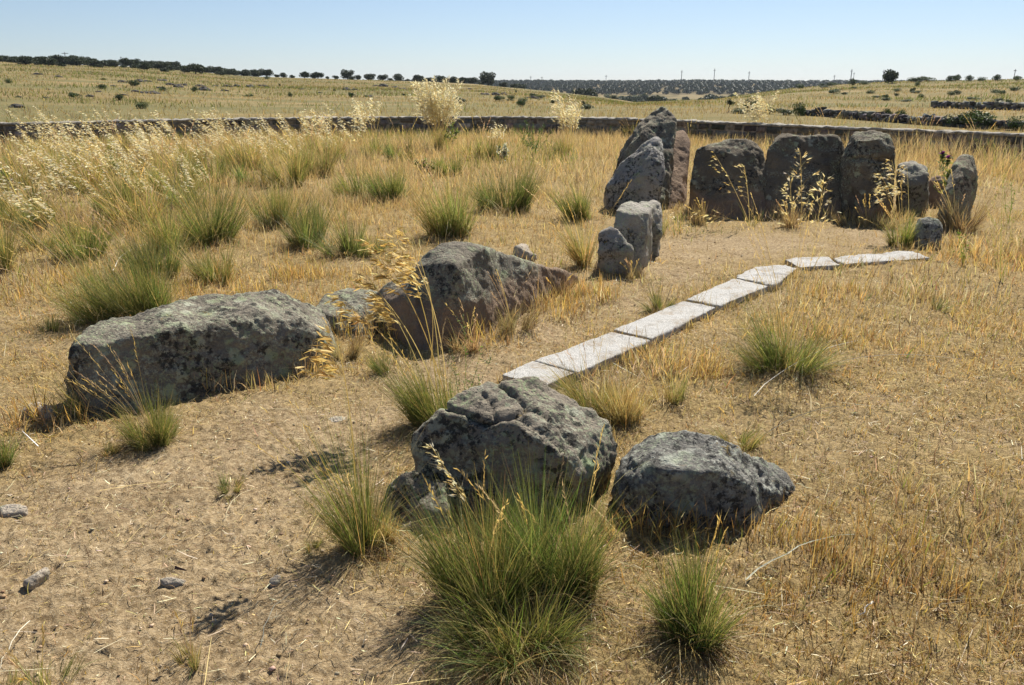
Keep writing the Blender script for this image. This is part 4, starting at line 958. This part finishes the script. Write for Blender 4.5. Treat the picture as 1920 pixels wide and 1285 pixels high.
for k, (px, py, hh) in enumerate(((1835, 300, 45), (1860, 310, 50), (1900, 330, 60), (1700, 290, 40), (1740, 300, 45), (1330, 268, 40), (1240, 262, 30), (1585, 262, 42), (1805, 500, 70), (1890, 420, 90), (1030, 300, 50), (1070, 320, 40), (560, 330, 50), (740, 305, 40))):
    b = B_(px, py); weed(px, py, tipsat([(px-8, py-hh), (px+5, py-hh*.9), (px+14, py-hh*.7)], b[1]), 'thin green stalky weed standing in the tall dry grass', 24, .03, .008, ('olive', 'green'), .008, 8, group='stalky weeds in the tall dry grass')

# ------------------------------------------------------------------ long fallen stems
for (x0, y0, x1, y1, lab, w) in ((1398, 1101, 1600, 1012, 'long pale straw stem lying right of the front bunch grasses', .005), (1412, 748, 1618, 642, 'long bleached stem lying beside the tussock right of the kerb', .005),
                               (1432, 822, 1610, 766, 'bleached stem lying on the ground behind the rounded dark boulder', .004), (1560, 688, 1800, 680, 'thin bleached stem lying level in the open ground at the right', .004),
                               (420, 990, 480, 932, 'thin pale stem lying on the bare soil below the long boulder', .003), (490, 1230, 545, 1130, 'dark bent stem lying in the lower left soil', .003), (60, 1180, 0, 1270, 'pale stem at the lower left corner', .003),
                               (1640, 1145, 1612, 1168, 'short white straw at the lower right', .006), (210, 520, 275, 462, 'pale straw stem propped on the left field grass', .006), (675, 700, 610, 712, 'pale straw lying left of the small bright tuft', .004)):
    a = np.array(G(x0, y0)); c_ = np.array(G(x1, y1)); t = np.linspace(0, 1, 9)[:, None]
    pts = a*(1-t)+c_*t; L = np.linalg.norm(c_-a); nrm = np.array([-(c_-a)[1], (c_-a)[0], 0])/L
    pts = pts+nrm*(np.sin(t*3.14)*L*.04+(rng.normal(0, .004, (9, 1)))); pts[:, 2] = terrain(pts[:, 0], pts[:, 1])+.03+.03*np.sin(t[:, 0]*3.14)
    org = pts[0].copy(); cc = pal(['pale', 'white'], [1, 1], 1, .08)
    if 'dark' in lab: cc = cc*.3
    o = ribmesh('fallen_stem', [polyribbon((pts-org)[None], np.array([w]), cc, cc, side=nrm[None], prof=np.linspace(1, .6, 9)), polyribbon((pts-org)[None], np.array([w]), cc, cc, side=np.array([[0, 0, 1.]]), prof=np.linspace(1, .6, 9))], M_LITTER)
    o.location = org; tag(o, lab, 'straw stem')
# twig by the flat stone
bp = np.array(G(330, 1080)); tw = np.array(G(352, 1086)); pts = np.linspace(bp, tw, 5); pts[:, 2] += .035
o = ribmesh('twig', [polyribbon((pts-bp)[None], np.array([.012]), np.array([[.10, .06, .05]]), np.array([[.12, .07, .06]]), side=np.array([[0, .7, .7]])), polyribbon((pts-bp)[None], np.array([.012]), np.array([[.10, .06, .05]]), np.array([[.12, .07, .06]]), side=np.array([[0, -.7, .7]]))], M_LITTER)
o.location = bp; tag(o, 'short dark reddish twig lying against the small flat grey stone', 'twig')

# ------------------------------------------------------------------ masonry
def block_verts(n, c, hx, hy, hz, ux, jit, r=rng):
    """n jittered, chamfered blocks; ux = unit vector along the wall"""
    uy = np.stack([-ux[:, 1], ux[:, 0], np.zeros(n)], -1); uz = np.array([[0, 0, 1.]])
    S = []
    for sy, ins in ((-1, .80), (-.62, 1.0), (.62, 1.0), (1, .80)):
        for sx, sz in ((-1, -1), (1, -1), (1, 1), (-1, 1)):
            S.append(c+ux*(hx*sx*ins)[:, None]+uy*(hy*sy)[:, None]+uz*(hz*sz*ins)[:, None]+r.normal(0, 1, (n, 3))*(jit*np.minimum(hx, hz))[:, None])
    V = np.stack(S, 1)
    f = []
    for k in range(3):
        for i in range(4): f.append([k*4+i, k*4+(i+1) % 4, (k+1)*4+(i+1) % 4, (k+1)*4+i])
    f.append([3, 2, 1, 0]); f.append([12, 13, 14, 15])
    Q = (np.array(f)[None]+(np.arange(n)*16)[:, None, None]).reshape(-1, 4)
    return V.reshape(-1, 3), Q
def polyline(pts, step):
    pts = np.array(pts, float); seg = np.hypot(*(np.diff(pts[:, :2], axis=0).T)); s = np.concatenate([[0], np.cumsum(seg)])
    u = np.arange(0, s[-1], step); return u, s, pts
M_STONE = blade_mat('wall_stone', 0, .95, .2)
nt = M_STONE.node_tree; g = N(nt); p = [n for n in nt.nodes if n.type == 'BSDF_PRINCIPLED'][0]; at = [n for n in nt.nodes if n.type == 'ATTRIBUTE'][0]
pos = g.n('ShaderNodeNewGeometry').outputs['Position']
nz = g.noise(pos, 9, 6, .7)
g.l(g.mix(g.ramp(nz, .35, .65), g.mix(1.0, at.outputs['Color'], (.55, .55, .55), 'MULTIPLY'), g.mix(1.0, at.outputs['Color'], (1.3, 1.28, 1.22), 'MULTIPLY')), p.inputs['Base Color'])
g.l(g.bump(g.noise(pos, 25, 6, .7), .8, .03), p.inputs['Normal'])
def wall(pts, hgt, thick, courses, blk, cols, label, name, jit=.10, coping=None, rough=0.0, mortar=(.30, .25, .19), group=None):
    u, s, pl = polyline(pts, .1)
    org = np.array([pl[0][0], pl[0][1], 0.0])
    def at_s(v):
        return np.interp(v, s, pl[:, 0]), np.interp(v, s, pl[:, 1])
    C = []; HX = []; HZ = []; U = []; HY = []
    h1 = hgt-(coping or 0)
    for k in range(courses):
        v = rng.uniform(0, blk)*-1; ch = h1/courses
        while v < s[-1]:
            L = blk*rng.uniform(.55, 1.5); m = v+L/2
            x, y = at_s(m); x2, y2 = at_s(m+.05); x1, y1 = at_s(m-.05)
            d = np.array([x2-x1, y2-y1]); nn = np.linalg.norm(d)
            if nn > 1e-6:
                d /= nn
                zz = ground_z(x, y); hz = ch/2*(1-.06)*rng.uniform(1-rough*.5, 1+rough)
                C.append([x, y, zz+ch*(k+.5)+(rng.normal(0, rough*.1))]); HX.append(L/2*.95); HZ.append(hz); HY.append(thick/2*rng.uniform(.94, 1.04)); U.append([d[0], d[1], 0])
            v += L
    C = np.array(C); n = len(C); V, Q = block_verts(n, C, np.array(HX), np.array(HY), np.array(HZ), np.array(U), jit)
    col = np.repeat(pal(cols[0], cols[1], n, .22), 16, 0)
    o = empty(name, tuple(org), label, 'stone wall', group)
    link('masonry', npmesh('masonry', V-org, Q, None, col=col, mats=[M_STONE]), o)
    if coping is not None:
        def strip(nm, z0, z1, th, colr, wav):
            uu = np.arange(0, s[-1], .12); X, Y = at_s(uu); X2, Y2 = at_s(uu+.05); X1, Y1 = at_s(np.maximum(uu-.05, 0)); D = np.stack([X2-X1, Y2-Y1], -1); D /= np.linalg.norm(D, axis=1, keepdims=True)+1e-9
            Nn = np.stack([-D[:, 1], D[:, 0]], -1); Z = terrain(X, Y)*.6; R = []
            for sy, zz in ((-1, z0), (-1, z1-.02), (-.8, z1), (.8, z1), (1, z1-.02), (1, z0)):
                w_ = th/2*sy+rng.normal(0, wav, len(uu))
                R.append(np.stack([X+Nn[:, 0]*w_, Y+Nn[:, 1]*w_, Z+zz+(rng.normal(0, wav, len(uu)) if zz != z0 else 0)], -1))
            V = np.stack(R, 1)-org; k = len(uu); b = (np.arange(k-1)*6)[:, None]
            q = np.concatenate([np.stack([b[:, 0]+i, b[:, 0]+6+i, b[:, 0]+6+(i+1) % 6, b[:, 0]+(i+1) % 6], -1) for i in range(6)])
            e = np.array([[5, 4, 3, 2], [2, 1, 0, 5]]); e2 = (e[:, ::-1]+(k-1)*6)
            link(nm, npmesh(nm, V.reshape(-1, 3), np.concatenate([q, e, e2]), None, col=np.tile(colr, (6*k, 1))*rng.normal(1, .06, (6*k, 1)), mats=[M_STONE]), o)
        strip('mortar_core', -.05, h1-.012, thick*.86, mortar, .004)
        strip('coping', h1-.01, hgt, thick*1.08, (.30, .275, .235), .016)
    return o
PAL.update({'ws1': (.19, .17, .145), 'ws2': (.165, .158, .145), 'ws3': (.27, .24, .20), 'ws4': (.09, .087, .082), 'ws5': (.20, .165, .135)})
tops = [(-260, 238), (-120, 234), (0, 230), (150, 227.5), (300, 224.5), (470, 221.5), (640, 219.5), (800, 218.6), (960, 218.8), (1100, 220.5), (1250, 224.3), (1440, 232), (1600, 238), (1760, 244), (1920, 250.5), (2060, 258), (2200, 266)]
HW = .60
wp = [ZP(a, b_, HW)[:2] for a, b_ in tops]
wall(wp, HW, .42, 3, .38, (['ws1', 'ws2', 'ws3', 'ws4', 'ws5'], [3, 3, 2, 2, 2]), 'low mortared stone wall with a pale coping curving across behind the stone ring', 'enclosure_wall', coping=.055, jit=.2, rough=.12)
def basep(lst): return [march(a, b_)[:2] for a, b_ in lst]
DW = (['ws4', 'ws2', 'ws1'], [5, 3, 1.5])
wall(basep([(1500, 216), (1530, 218), (1570, 221), (1610, 225), (1640, 227), (1680, 230), (1715, 233), (1748, 236)]), .34, .5, 2, .3, DW, 'dark dry-stone field wall beyond the enclosure, running right from the round bush', 'field_wall', jit=.3, rough=.5)
wall(basep([(1756, 236), (1800, 239), (1850, 242), (1900, 245), (1960, 248), (2040, 252)]), .34, .5, 2, .3, DW, 'dark dry-stone field wall at the right, overgrown by the biggest bush', 'field_wall', jit=.3, rough=.5)
wall(basep([(1750, 203), (1790, 204), (1830, 206), (1852, 206)]), .45, .6, 2, .4, (['ws2', 'ws3', 'ws4'], [3, 2, 2]), 'grey tumbled wall on the slope at the right, left of the gap', 'field_wall', jit=.35, rough=.6)
wall(basep([(1854, 206), (1890, 207), (1960, 209), (2040, 211)]), .45, .6, 2, .4, (['ws2', 'ws4', 'ws1'], [3, 2, 2]), 'grey tumbled wall on the slope at the right edge, right of the gap', 'field_wall', jit=.35, rough=.6)

# ------------------------------------------------------------------ trees and bushes
M_BARK, nt, b = newmat('bark'); b.inputs['Base Color'].default_value = (.07, .055, .04, 1); b.inputs['Roughness'].default_value = 1
g = N(nt); tc = g.n('ShaderNodeTexCoord').outputs['Object']; g.l(g.mix(g.noise(tc, 8, 4), (.045, .035, .028), (.12, .095, .07)), b.inputs['Base Color'])
def crown_mesh(w, h, z0, n, leaf, seed, cols=('t1', 't2', 't3'), lumps=9):
    r = np.random.default_rng(seed)
    L = []
    for i in range(lumps):
        a = r.uniform(0, 6.28); q = r.uniform(.1, .33)*w; L.append((q*math.cos(a), q*math.sin(a), z0+h*r.uniform(.28, .68), w*r.uniform(.2, .34), h*r.uniform(.22, .36)))
    L = np.array(L); k = r.integers(0, lumps, n)
    d = r.normal(0, 1, (n, 3)); d /= np.linalg.norm(d, axis=1, keepdims=True); rad = r.uniform(.55, 1.05, n)
    c = np.stack([L[k, 0]+d[:, 0]*L[k, 3]*rad, L[k, 1]+d[:, 1]*L[k, 3]*rad, L[k, 2]+d[:, 2]*L[k, 4]*rad], -1)
    c[:, 2] = np.maximum(c[:, 2], z0+r.uniform(0, .1, n)*h)
    a1 = r.normal(0, 1, (n, 3)); a1 /= np.linalg.norm(a1, axis=1, keepdims=True); a2 = np.cross(a1, r.normal(0, 1, (n, 3))); a2 /= np.linalg.norm(a2, axis=1, keepdims=True)
    s = (leaf*r.uniform(.6, 1.4, n))[:, None]
    V = np.stack([c-a1*s, c-a2*s*.6, c+a1*s, c+a2*s*.6], 1)
    col = np.repeat(pal(cols, [1]*len(cols), n, .2, r)*(.75+.5*vnoise(c[:, 0]*1.2/w*6, c[:, 1]*6/w, c[:, 2]*6/h, seed))[:, None], 4, 0)
    return V.reshape(-1, 3), (np.arange(n)*4)[:, None]+np.arange(4)[None], col
PAL.update({'t1': (.045, .065, .025), 't2': (.030, .048, .020), 't3': (.065, .080, .032), 'b1': (.06, .11, .03), 'b2': (.10, .15, .04)})
def trunk_mesh(h, r0, seed, w):
    r = np.random.default_rng(seed); V = []; Q = []
    def limb(p0, p1, ra, rb):
        k = 6; base = len(V); p0 = np.array(p0); p1 = np.array(p1)
        for j in range(4):
            t = j/3; c = p0*(1-t)+p1*t+r.normal(0, .04*ra/.15, 3)*(0 < j < 3)
            for i in range(k):
                a = i*6.283/k; V.append(c+np.array([math.cos(a), math.sin(a), 0])*(ra*(1-t)+rb*t))
        for j in range(3):
            for i in range(k): Q.append([base+j*k+i, base+j*k+(i+1) % k, base+(j+1)*k+(i+1) % k, base+(j+1)*k+i])
    limb((0, 0, -.3), (r.normal(0, .1), r.normal(0, .1), h), r0*1.2, r0*.8)
    for i in range(4):
        a = i*1.57+r.uniform(0, 1); limb((0, 0, h*.92), (math.cos(a)*w*.28, math.sin(a)*w*.28, h+w*.28), r0*.7, r0*.2)
    return npmesh('trunk', np.array(V), np.array(Q), None, mats=[M_BARK], smooth=True)
TREES = []
for i in range(6):
    w = 6.0; h = [4.2, 3.6, 4.8, 3.9, 4.4, 3.4][i]
    v, q, c = crown_mesh(w, h, .1, 1700, .26, 100+i)
    TREES.append((npmesh('crown', v, q, None, col=c, mats=[M_LEAF]), trunk_mesh(1.3, .22, i, w)))
BUSH = []
for i in range(4):
    v, q, c = crown_mesh(2.0, 1.6, -.05, 1300, .07, 200+i, ('t1', 't3', 'b1') if i % 2 else ('b1', 'b2', 't3'), 8)
    BUSH.append(npmesh('foliage', v, q, None, col=c, mats=[M_LEAF]))
for me in BUSH:
    pass
stemm = trunk_mesh(.5, .05, 77, 1.2)
def tree(x, y, w, h, label, k, group=None, name='holm_oak'):
    o = empty(name, (x, y, ground_z(x, y)-.1), label, 'tree', group, rng.uniform(0, 6.28))
    cr = link('crown', TREES[k % 6][0], o); tr = link('trunk', TREES[k % 6][1], o); o.scale = (w/5.0, w/5.0, h/3.5)
    return o
def bush(x, y, w, h, label, k, group=None):
    o = empty('bush', (x, y, ground_z(x, y)), label, 'bush', group, rng.uniform(0, 6.28))
    link('foliage', BUSH[k % 4], o); link('stems', stemm, o); o.scale = (w/1.7, w/1.7, h/1.45)
    return o
def az_of(px):
    u, f, w = ray(px, 158); return math.atan2(u, f)
def at_az(px, r):
    a = az_of(px); return r*math.sin(a), r*math.cos(a)
SKY = [(501, 22), (520, 10), (533, 12), (548, 10), (572, 18, 'first of the pair of round oaks on the skyline at the left of centre'), (597, 23, 'larger right one of the pair of round oaks on the skyline left of centre'), (614, 8), (630, 12), (652, 23), (671, 14), (695, 23), (717, 18), (732, 10), (748, 18), (764, 9), (784, 21), (805, 18), (826, 24), (848, 22), (870, 24), (887, 20), (915, 32, 'biggest round oak on the skyline, just left of the picture centre'), (945, 16), (962, 12), (902, 10), (860, 12), (837, 12), (815, 12), (660, 10)]
ORD = 'first second third fourth fifth sixth seventh eighth ninth tenth eleventh twelfth thirteenth fourteenth fifteenth sixteenth seventeenth eighteenth nineteenth twentieth twenty-first twenty-second twenty-third twenty-fourth twenty-fifth twenty-sixth twenty-seventh twenty-eighth twenty-ninth thirtieth'.split()
SKY.sort(key=lambda t: t[0])
for i, it in enumerate(SKY):
    px, wpx = it[0], it[1]; r = 285+rng.uniform(-8, 6); x, y = at_az(px, r); w = wpx/FPX*r*.88
    tree(x, y, w, w*.66, it[2] if len(it) > 2 else ORD[i]+' oak from the left among the separate skyline oaks left of centre', i, 'holm oaks on the skyline left of centre')
for i in range(120):
    px = rng.uniform(-60, 490); r = rng.uniform(262, 305) if rng.uniform() < .75 else rng.uniform(225, 262); x, y = at_az(px, r); w = rng.uniform(1.8, 4.4)
    tree(x, y, w, w*rng.uniform(.45, .62), 'dark holm oak in the belt along the top of the left hill', i, 'holm oaks along the top of the left hill')
for i, (px, py, w, h, lab) in enumerate(((1672, 151, 3.3, 2.6, 'lone dark oak on the right hill skyline'), (1715, 156, 3.6, 1.2, 'low wide dark bush on the skyline right of the lone oak'), (1736, 158, 3.0, 1.1, 'low dark bush right of the lone oak, the further of two'))):
    x, y = at_az(px, 185+5*i)[:2]; (tree if i == 0 else bush)(x, y, w, h, lab, i)
for i, (px, py) in enumerate(sorted([(1500, 158), (1545, 160), (1560, 156), (1597, 158), (1620, 156), (1780, 152), (1840, 150), (1868, 151), (1905, 150), (1815, 151), (1790, 150)])):
    x, y = at_az(px, 190); bush(x, y, rng.uniform(1.2, 2.2), rng.uniform(.8, 1.5), ORD[i]+' small bush from the left along the right hill skyline', i, 'small bushes on the right skyline')
# valley oaks in front of the far wood
for i in range(75):
    px = rng.uniform(930, 1420); r = rng.uniform(330, 620); x, y = at_az(px, r); w = rng.uniform(5, 9)
    tree(x, y, w, w*.62, 'dark oak in the shallow valley beyond the fields', i, 'oaks in the valley beyond the fields')
for i, (px, py, w, h) in enumerate(((1138, 183, 3.0, 2.2), (1152, 186, 3.4, 1.8), (1168, 187, 3.6, 1.5), (1207, 187, 3.2, 2.4), (1190, 186, 3.0, 1.6), (1233, 190, 1.4, 1.8), (1000, 182, 3, 1.5), (1015, 185, 4, 1.3))):
    x, y, _ = march(px, py, 60, 700); k = math.hypot(x, y)/FPX*4.6; bush(x, y, w*k, h*k, 'dark green bush at the edge of the valley behind the fields', i, 'bushes at the valley edge')
# far wood as one mass
nW = 4200; a = rng.uniform(math.radians(-14), math.radians(36), nW); r = np.sqrt(rng.uniform(800**2, 1420**2, nW))
x = r*np.sin(a); y = r*np.cos(a); z = terrain(x, y); vv = []; qq = []; cc = []; off = 0
tv, tq, tcol = crown_mesh(8.5, 5.2, .2, 130, .85, 300, ('t1', 't2', 't3'), 7); tv2, tq2, tcol2 = crown_mesh(8.5, 4.6, .2, 130, .85, 301, ('t1', 't2', 't3'), 7)
S = rng.uniform(.45, 1.15, nW); 
for i in range(nW):
    t_v, t_c = (tv, tcol) if i % 2 else (tv2, tcol2)
    vv.append(t_v*S[i]+np.array([x[i], y[i], z[i]])); qq.append(tq+off); cc.append(t_c*rng.uniform(.6, .9)); off += len(tv)
tag(link('distant_wood', npmesh('distant_wood', np.concatenate(vv), np.concatenate(qq), None, col=np.concatenate(cc), mats=[M_LEAF])), 'dark oak wood covering the far ridge on the horizon', 'wood', kind='stuff')
# bushes near the field walls
for i, (px, py, wpx, hpx, lab) in enumerate(((1384, 213, 26, 10, 'low dark bush left of the leafy bush behind the oat plume'), (1406, 213, 34, 30, 'leafy green bush behind the pale oat plume'), (1440, 214, 30, 13, 'low green bush at the left end of the row by the field wall'), (1466, 216, 30, 12, 'low pale-leaved bush just left of the round one'),
                                              (1495, 217, 22, 24, 'round dark green bush at the left end of the field wall'), (1659, 227, 20, 24, 'left of two green bushes growing on the field wall'), (1680, 229, 22, 22, 'right of two green bushes growing on the field wall'), (1622, 221, 12, 9, 'tiny green bush on the field wall'),
                                              (1722, 233, 36, 13, 'low grey-green bush over the right end of the field wall'), (1783, 238, 36, 24, 'left part of the biggest bush clump at the right'), (1820, 240, 50, 30, 'biggest leafy bush on the wall at the right'), (1850, 242, 30, 17, 'low bush trailing right from the biggest bush'), (1895, 245, 24, 24, 'dark bush near the right edge beside the wall'), (1918, 247, 20, 18, 'dark bush cut by the right edge'))):
    x, y, _ = march(px, py, 28, 300); d = math.hypot(x, y); bush(x, y-.2, wpx/FPX*d*.95, hpx/FPX*d*.95, lab, i)
x, y, z = march(1366, 211, 28, 300); k = math.hypot(x, y)/FPX; o = empty('small_tree', (x, y, z), 'small crooked tree with a bare thin trunk left of the leafy bush', 'tree')
v, q, c = crown_mesh(15*k, 11*k, 12*k, 700, .8*k, 401, ('t1', 't3'), 7); v = v+np.array([2.5*k, 0, 0]); link('crown', npmesh('crown', v, q, None, col=c, mats=[M_LEAF]), o)
V = []; Q = []
for j, (cx, cz, rr_) in enumerate(((0, -1, 1.0), (.6, 4, .7), (-.3, 8, .6), (2, 13, .5), (3, 18, .2))):
    for i in range(6): V.append(((cx+rr_*math.cos(i*1.047))*k, rr_*math.sin(i*1.047)*k, cz*k))
for j in range(4):
    for i in range(6): Q.append([j*6+i, j*6+(i+1) % 6, (j+1)*6+(i+1) % 6, (j+1)*6+i])
link('trunk', npmesh('trunk', np.array(V), np.array(Q), None, mats=[M_BARK]), o)
# shrubs and rock outcrops on the left hill
for i in range(30):
    px = rng.uniform(-20, 1120); py = rng.uniform(140, 205)
    if py < 118+.055*px: py += 30
    x, y, _ = march(px, py, 32, 320); bush(x, y, rng.uniform(.3, 1.1)*max(1, math.hypot(x, y)/130), rng.uniform(.2, .55)*max(1, math.hypot(x, y)/130), 'small dark shrub dotted on the left hillside', i, 'shrubs on the left hillside')
x, y, _ = march(253, 162, 32, 320); d = math.hypot(x, y); bush(x, y, 20/FPX*d, 11/FPX*d, 'dark green bush among the rocks in the middle of the left hillside', 1)
for i in range(26):
    px = rng.uniform(1480, 1930); py = rng.uniform(160, 198); x, y, _ = march(px, py, 32, 260); k = math.hypot(x, y)/100
    bush(x, y, rng.uniform(.5, 1.3)*k, rng.uniform(.25, .6)*k, 'small dark shrub dotted on the right hillside', i, 'shrubs on the right hillside')
OUT = []
M_OUT = rock_mat('outcrop_rock', base=(.085, .075, .065), seed=60, lichen=.1, black=.8, scl=.25, pale=(.2, .19, .16))
for i in range(4):
    bm = bmesh.new(); bmesh.ops.create_icosphere(bm, subdivisions=3, radius=1)
    co = np.array([v.co[:] for v in bm.verts]); d = 1+(fbm(co[:, 0]*1.3+i*5, co[:, 1]*1.3, co[:, 2]*1.3, o=3, seed=70+i)-.5)*1.3
    for v, k, c_ in zip(bm.verts, d, co): v.co = Vector((c_[0]*k, c_[1]*k*.8, max(c_[2]*k*.5, -.2)))
    me = bpy.data.meshes.new('outcrop'); bm.to_mesh(me); bm.free(); me.materials.append(M_OUT); OUT.append(me)
    for p_ in me.polygons: p_.use_smooth = (i % 2 == 0)
spots = [(270, 175, 14), (255, 173, 12), (288, 176, 18), (233, 179, 10), (186, 173, 10), (33, 202, 20), (262, 154, 14), (275, 153, 12), (305, 152, 14), (320, 160, 12), (335, 164, 16), (300, 166, 14), (345, 161, 12), (376, 163, 14), (384, 170, 18), (425, 163, 14), (405, 162, 8), (445, 163, 12), (470, 164, 16), (420, 171, 12), (492, 162, 12), (500, 164, 10), (650, 169, 14), (664, 169, 10), (692, 182, 14), (720, 163, 14), (742, 165, 12), (705, 162, 12), (755, 168, 12), (230, 155, 12), (212, 162, 8), (90, 168, 6), (88, 184, 8), (36, 183, 7), (110, 145, 10), (70, 140, 12), (910, 178, 14), (930, 179, 14), (945, 178, 12), (880, 168, 10), (860, 166, 8), (1000, 185, 12), (1010, 186, 10), (990, 184, 8), (565, 168, 8), (170, 182, 12), (548, 165, 8), (600, 175, 8)]
for i, (px, py, wpx) in enumerate(spots):
    x, y, z = march(px, py, 32, 330); d = math.hypot(x, y)
    o = link('rock_outcrop', OUT[i % 4]); o.location = (x, y, z); k = wpx/FPX*d*.6; o.scale = (k, k, k*rng.uniform(.7, 1.1)); o.rotation_euler = (0, 0, rng.uniform(-.5, .5))
    lab = 'dark rock outcrop on the left hillside'
    if i == 5: lab = 'single dark rock low on the left hillside near the wall at the far left'
    tag(o, lab, 'rock', 'rock outcrops on the left hillside')

# ------------------------------------------------------------------ poles on the horizon
M_POLE, nt, b = newmat('pole_grey'); b.inputs['Base Color'].default_value = (.22, .22, .22, 1); b.inputs['Roughness'].default_value = .8
def boxes(name, L, mat, parent):
    V = []; Q = []
    for (cx, cyy, cz, hx, hy, hz) in L:
        b_ = len(V)
        for sx in (-1, 1):
            for sy in (-1, 1):
                for sz in (-1, 1): V.append((cx+hx*sx, cyy+hy*sy, cz+hz*sz))
        Q += [[b_+i for i in f] for f in ((0, 1, 3, 2), (4, 6, 7, 5), (0, 4, 5, 1), (2, 3, 7, 6), (0, 2, 6, 4), (1, 5, 7, 3))]
    return link(name, npmesh(name, np.array(V), np.array(Q), None, mats=[mat]), parent)
for i, (px, ytop, r, wd, lab, grp) in enumerate(((131, 98, 290, .16, 'wooden power pole with a cross-arm on the left hill skyline', None), (234, 117, 300, .12, 'thin pole without arms on the left hill, right of the pole with a cross-arm', None), (995, 143, 1150, .6, 'thin pylon at the centre of the horizon, left of a pair', 'pylons on the far horizon'), (1016, 144, 1150, .6, 'thin pylon at the centre of the horizon, right of a pair', 'pylons on the far horizon'),
        (1136, 141, 1150, .6, 'short pylon on the horizon left of the tallest slab', 'pylons on the far horizon'), (1277, 132, 1150, .7, 'pylon on the horizon above the reddish slab', 'pylons on the far horizon'), (1338, 129, 1150, .7, 'tallest thin pylon on the horizon above the left broad slab', 'pylons on the far horizon'), (1403, 134, 1150, .7, 'pylon on the horizon above the oat plume', 'pylons on the far horizon'),
        (1563, 141, 1250, .6, 'short pylon on the horizon between the oat plume and the lone oak', 'pylons on the far horizon'), (1594, 130, 1150, .8, 'tall pylon on the horizon left of the lone oak', 'pylons on the far horizon'), (1599, 136, 1250, .5, 'thin pylon just right of a taller one near the lone oak', 'pylons on the far horizon'), (1654, 131, 1100, .7, 'pole on the horizon immediately left of the lone oak', 'pylons on the far horizon'), (1899, 138, 230, .12, 'thin pole on the right hill skyline at the right edge', None))):
    x, y = at_az(px, r); z = ground_z(x, y); u, f, w = ray(px, ytop); top = CAM_H+w*y/f; H = max(top-z, 3)
    o = empty('power_pole', (x, y, z), lab, 'pole', grp)
    boxes('mast', [(0, 0, H/2, wd/2, wd/2, H/2)], M_POLE, o)
    if r < 400: boxes('crossarm', [(0, wd*.6, H-.35, 1.0 if i == 0 else .3, .07, .08)], M_POLE, o)
    else: boxes('crossarm', [(0, wd*.7, H*.88, 1.6, .25, .25)], M_POLE, o)

# ------------------------------------------------------------------ thin summer haze
hm = bpy.data.materials.new('haze'); hm.use_nodes = True; nt = hm.node_tree; nt.nodes.clear()
pv = nt.nodes.new('ShaderNodeVolumePrincipled'); pv.inputs['Color'].default_value = (.80, .88, 1, 1); pv.inputs['Density'].default_value = .00009; pv.inputs['Anisotropy'].default_value = .2
ho = nt.nodes.new('ShaderNodeOutputMaterial'); nt.links.new(pv.outputs[0], ho.inputs['Volume'])
hz = boxes('haze', [(0, 0, 10, 5200, 5200, 60)], hm, None); tag(hz, 'thin bluish summer haze over the fields', 'haze', kind='stuff')
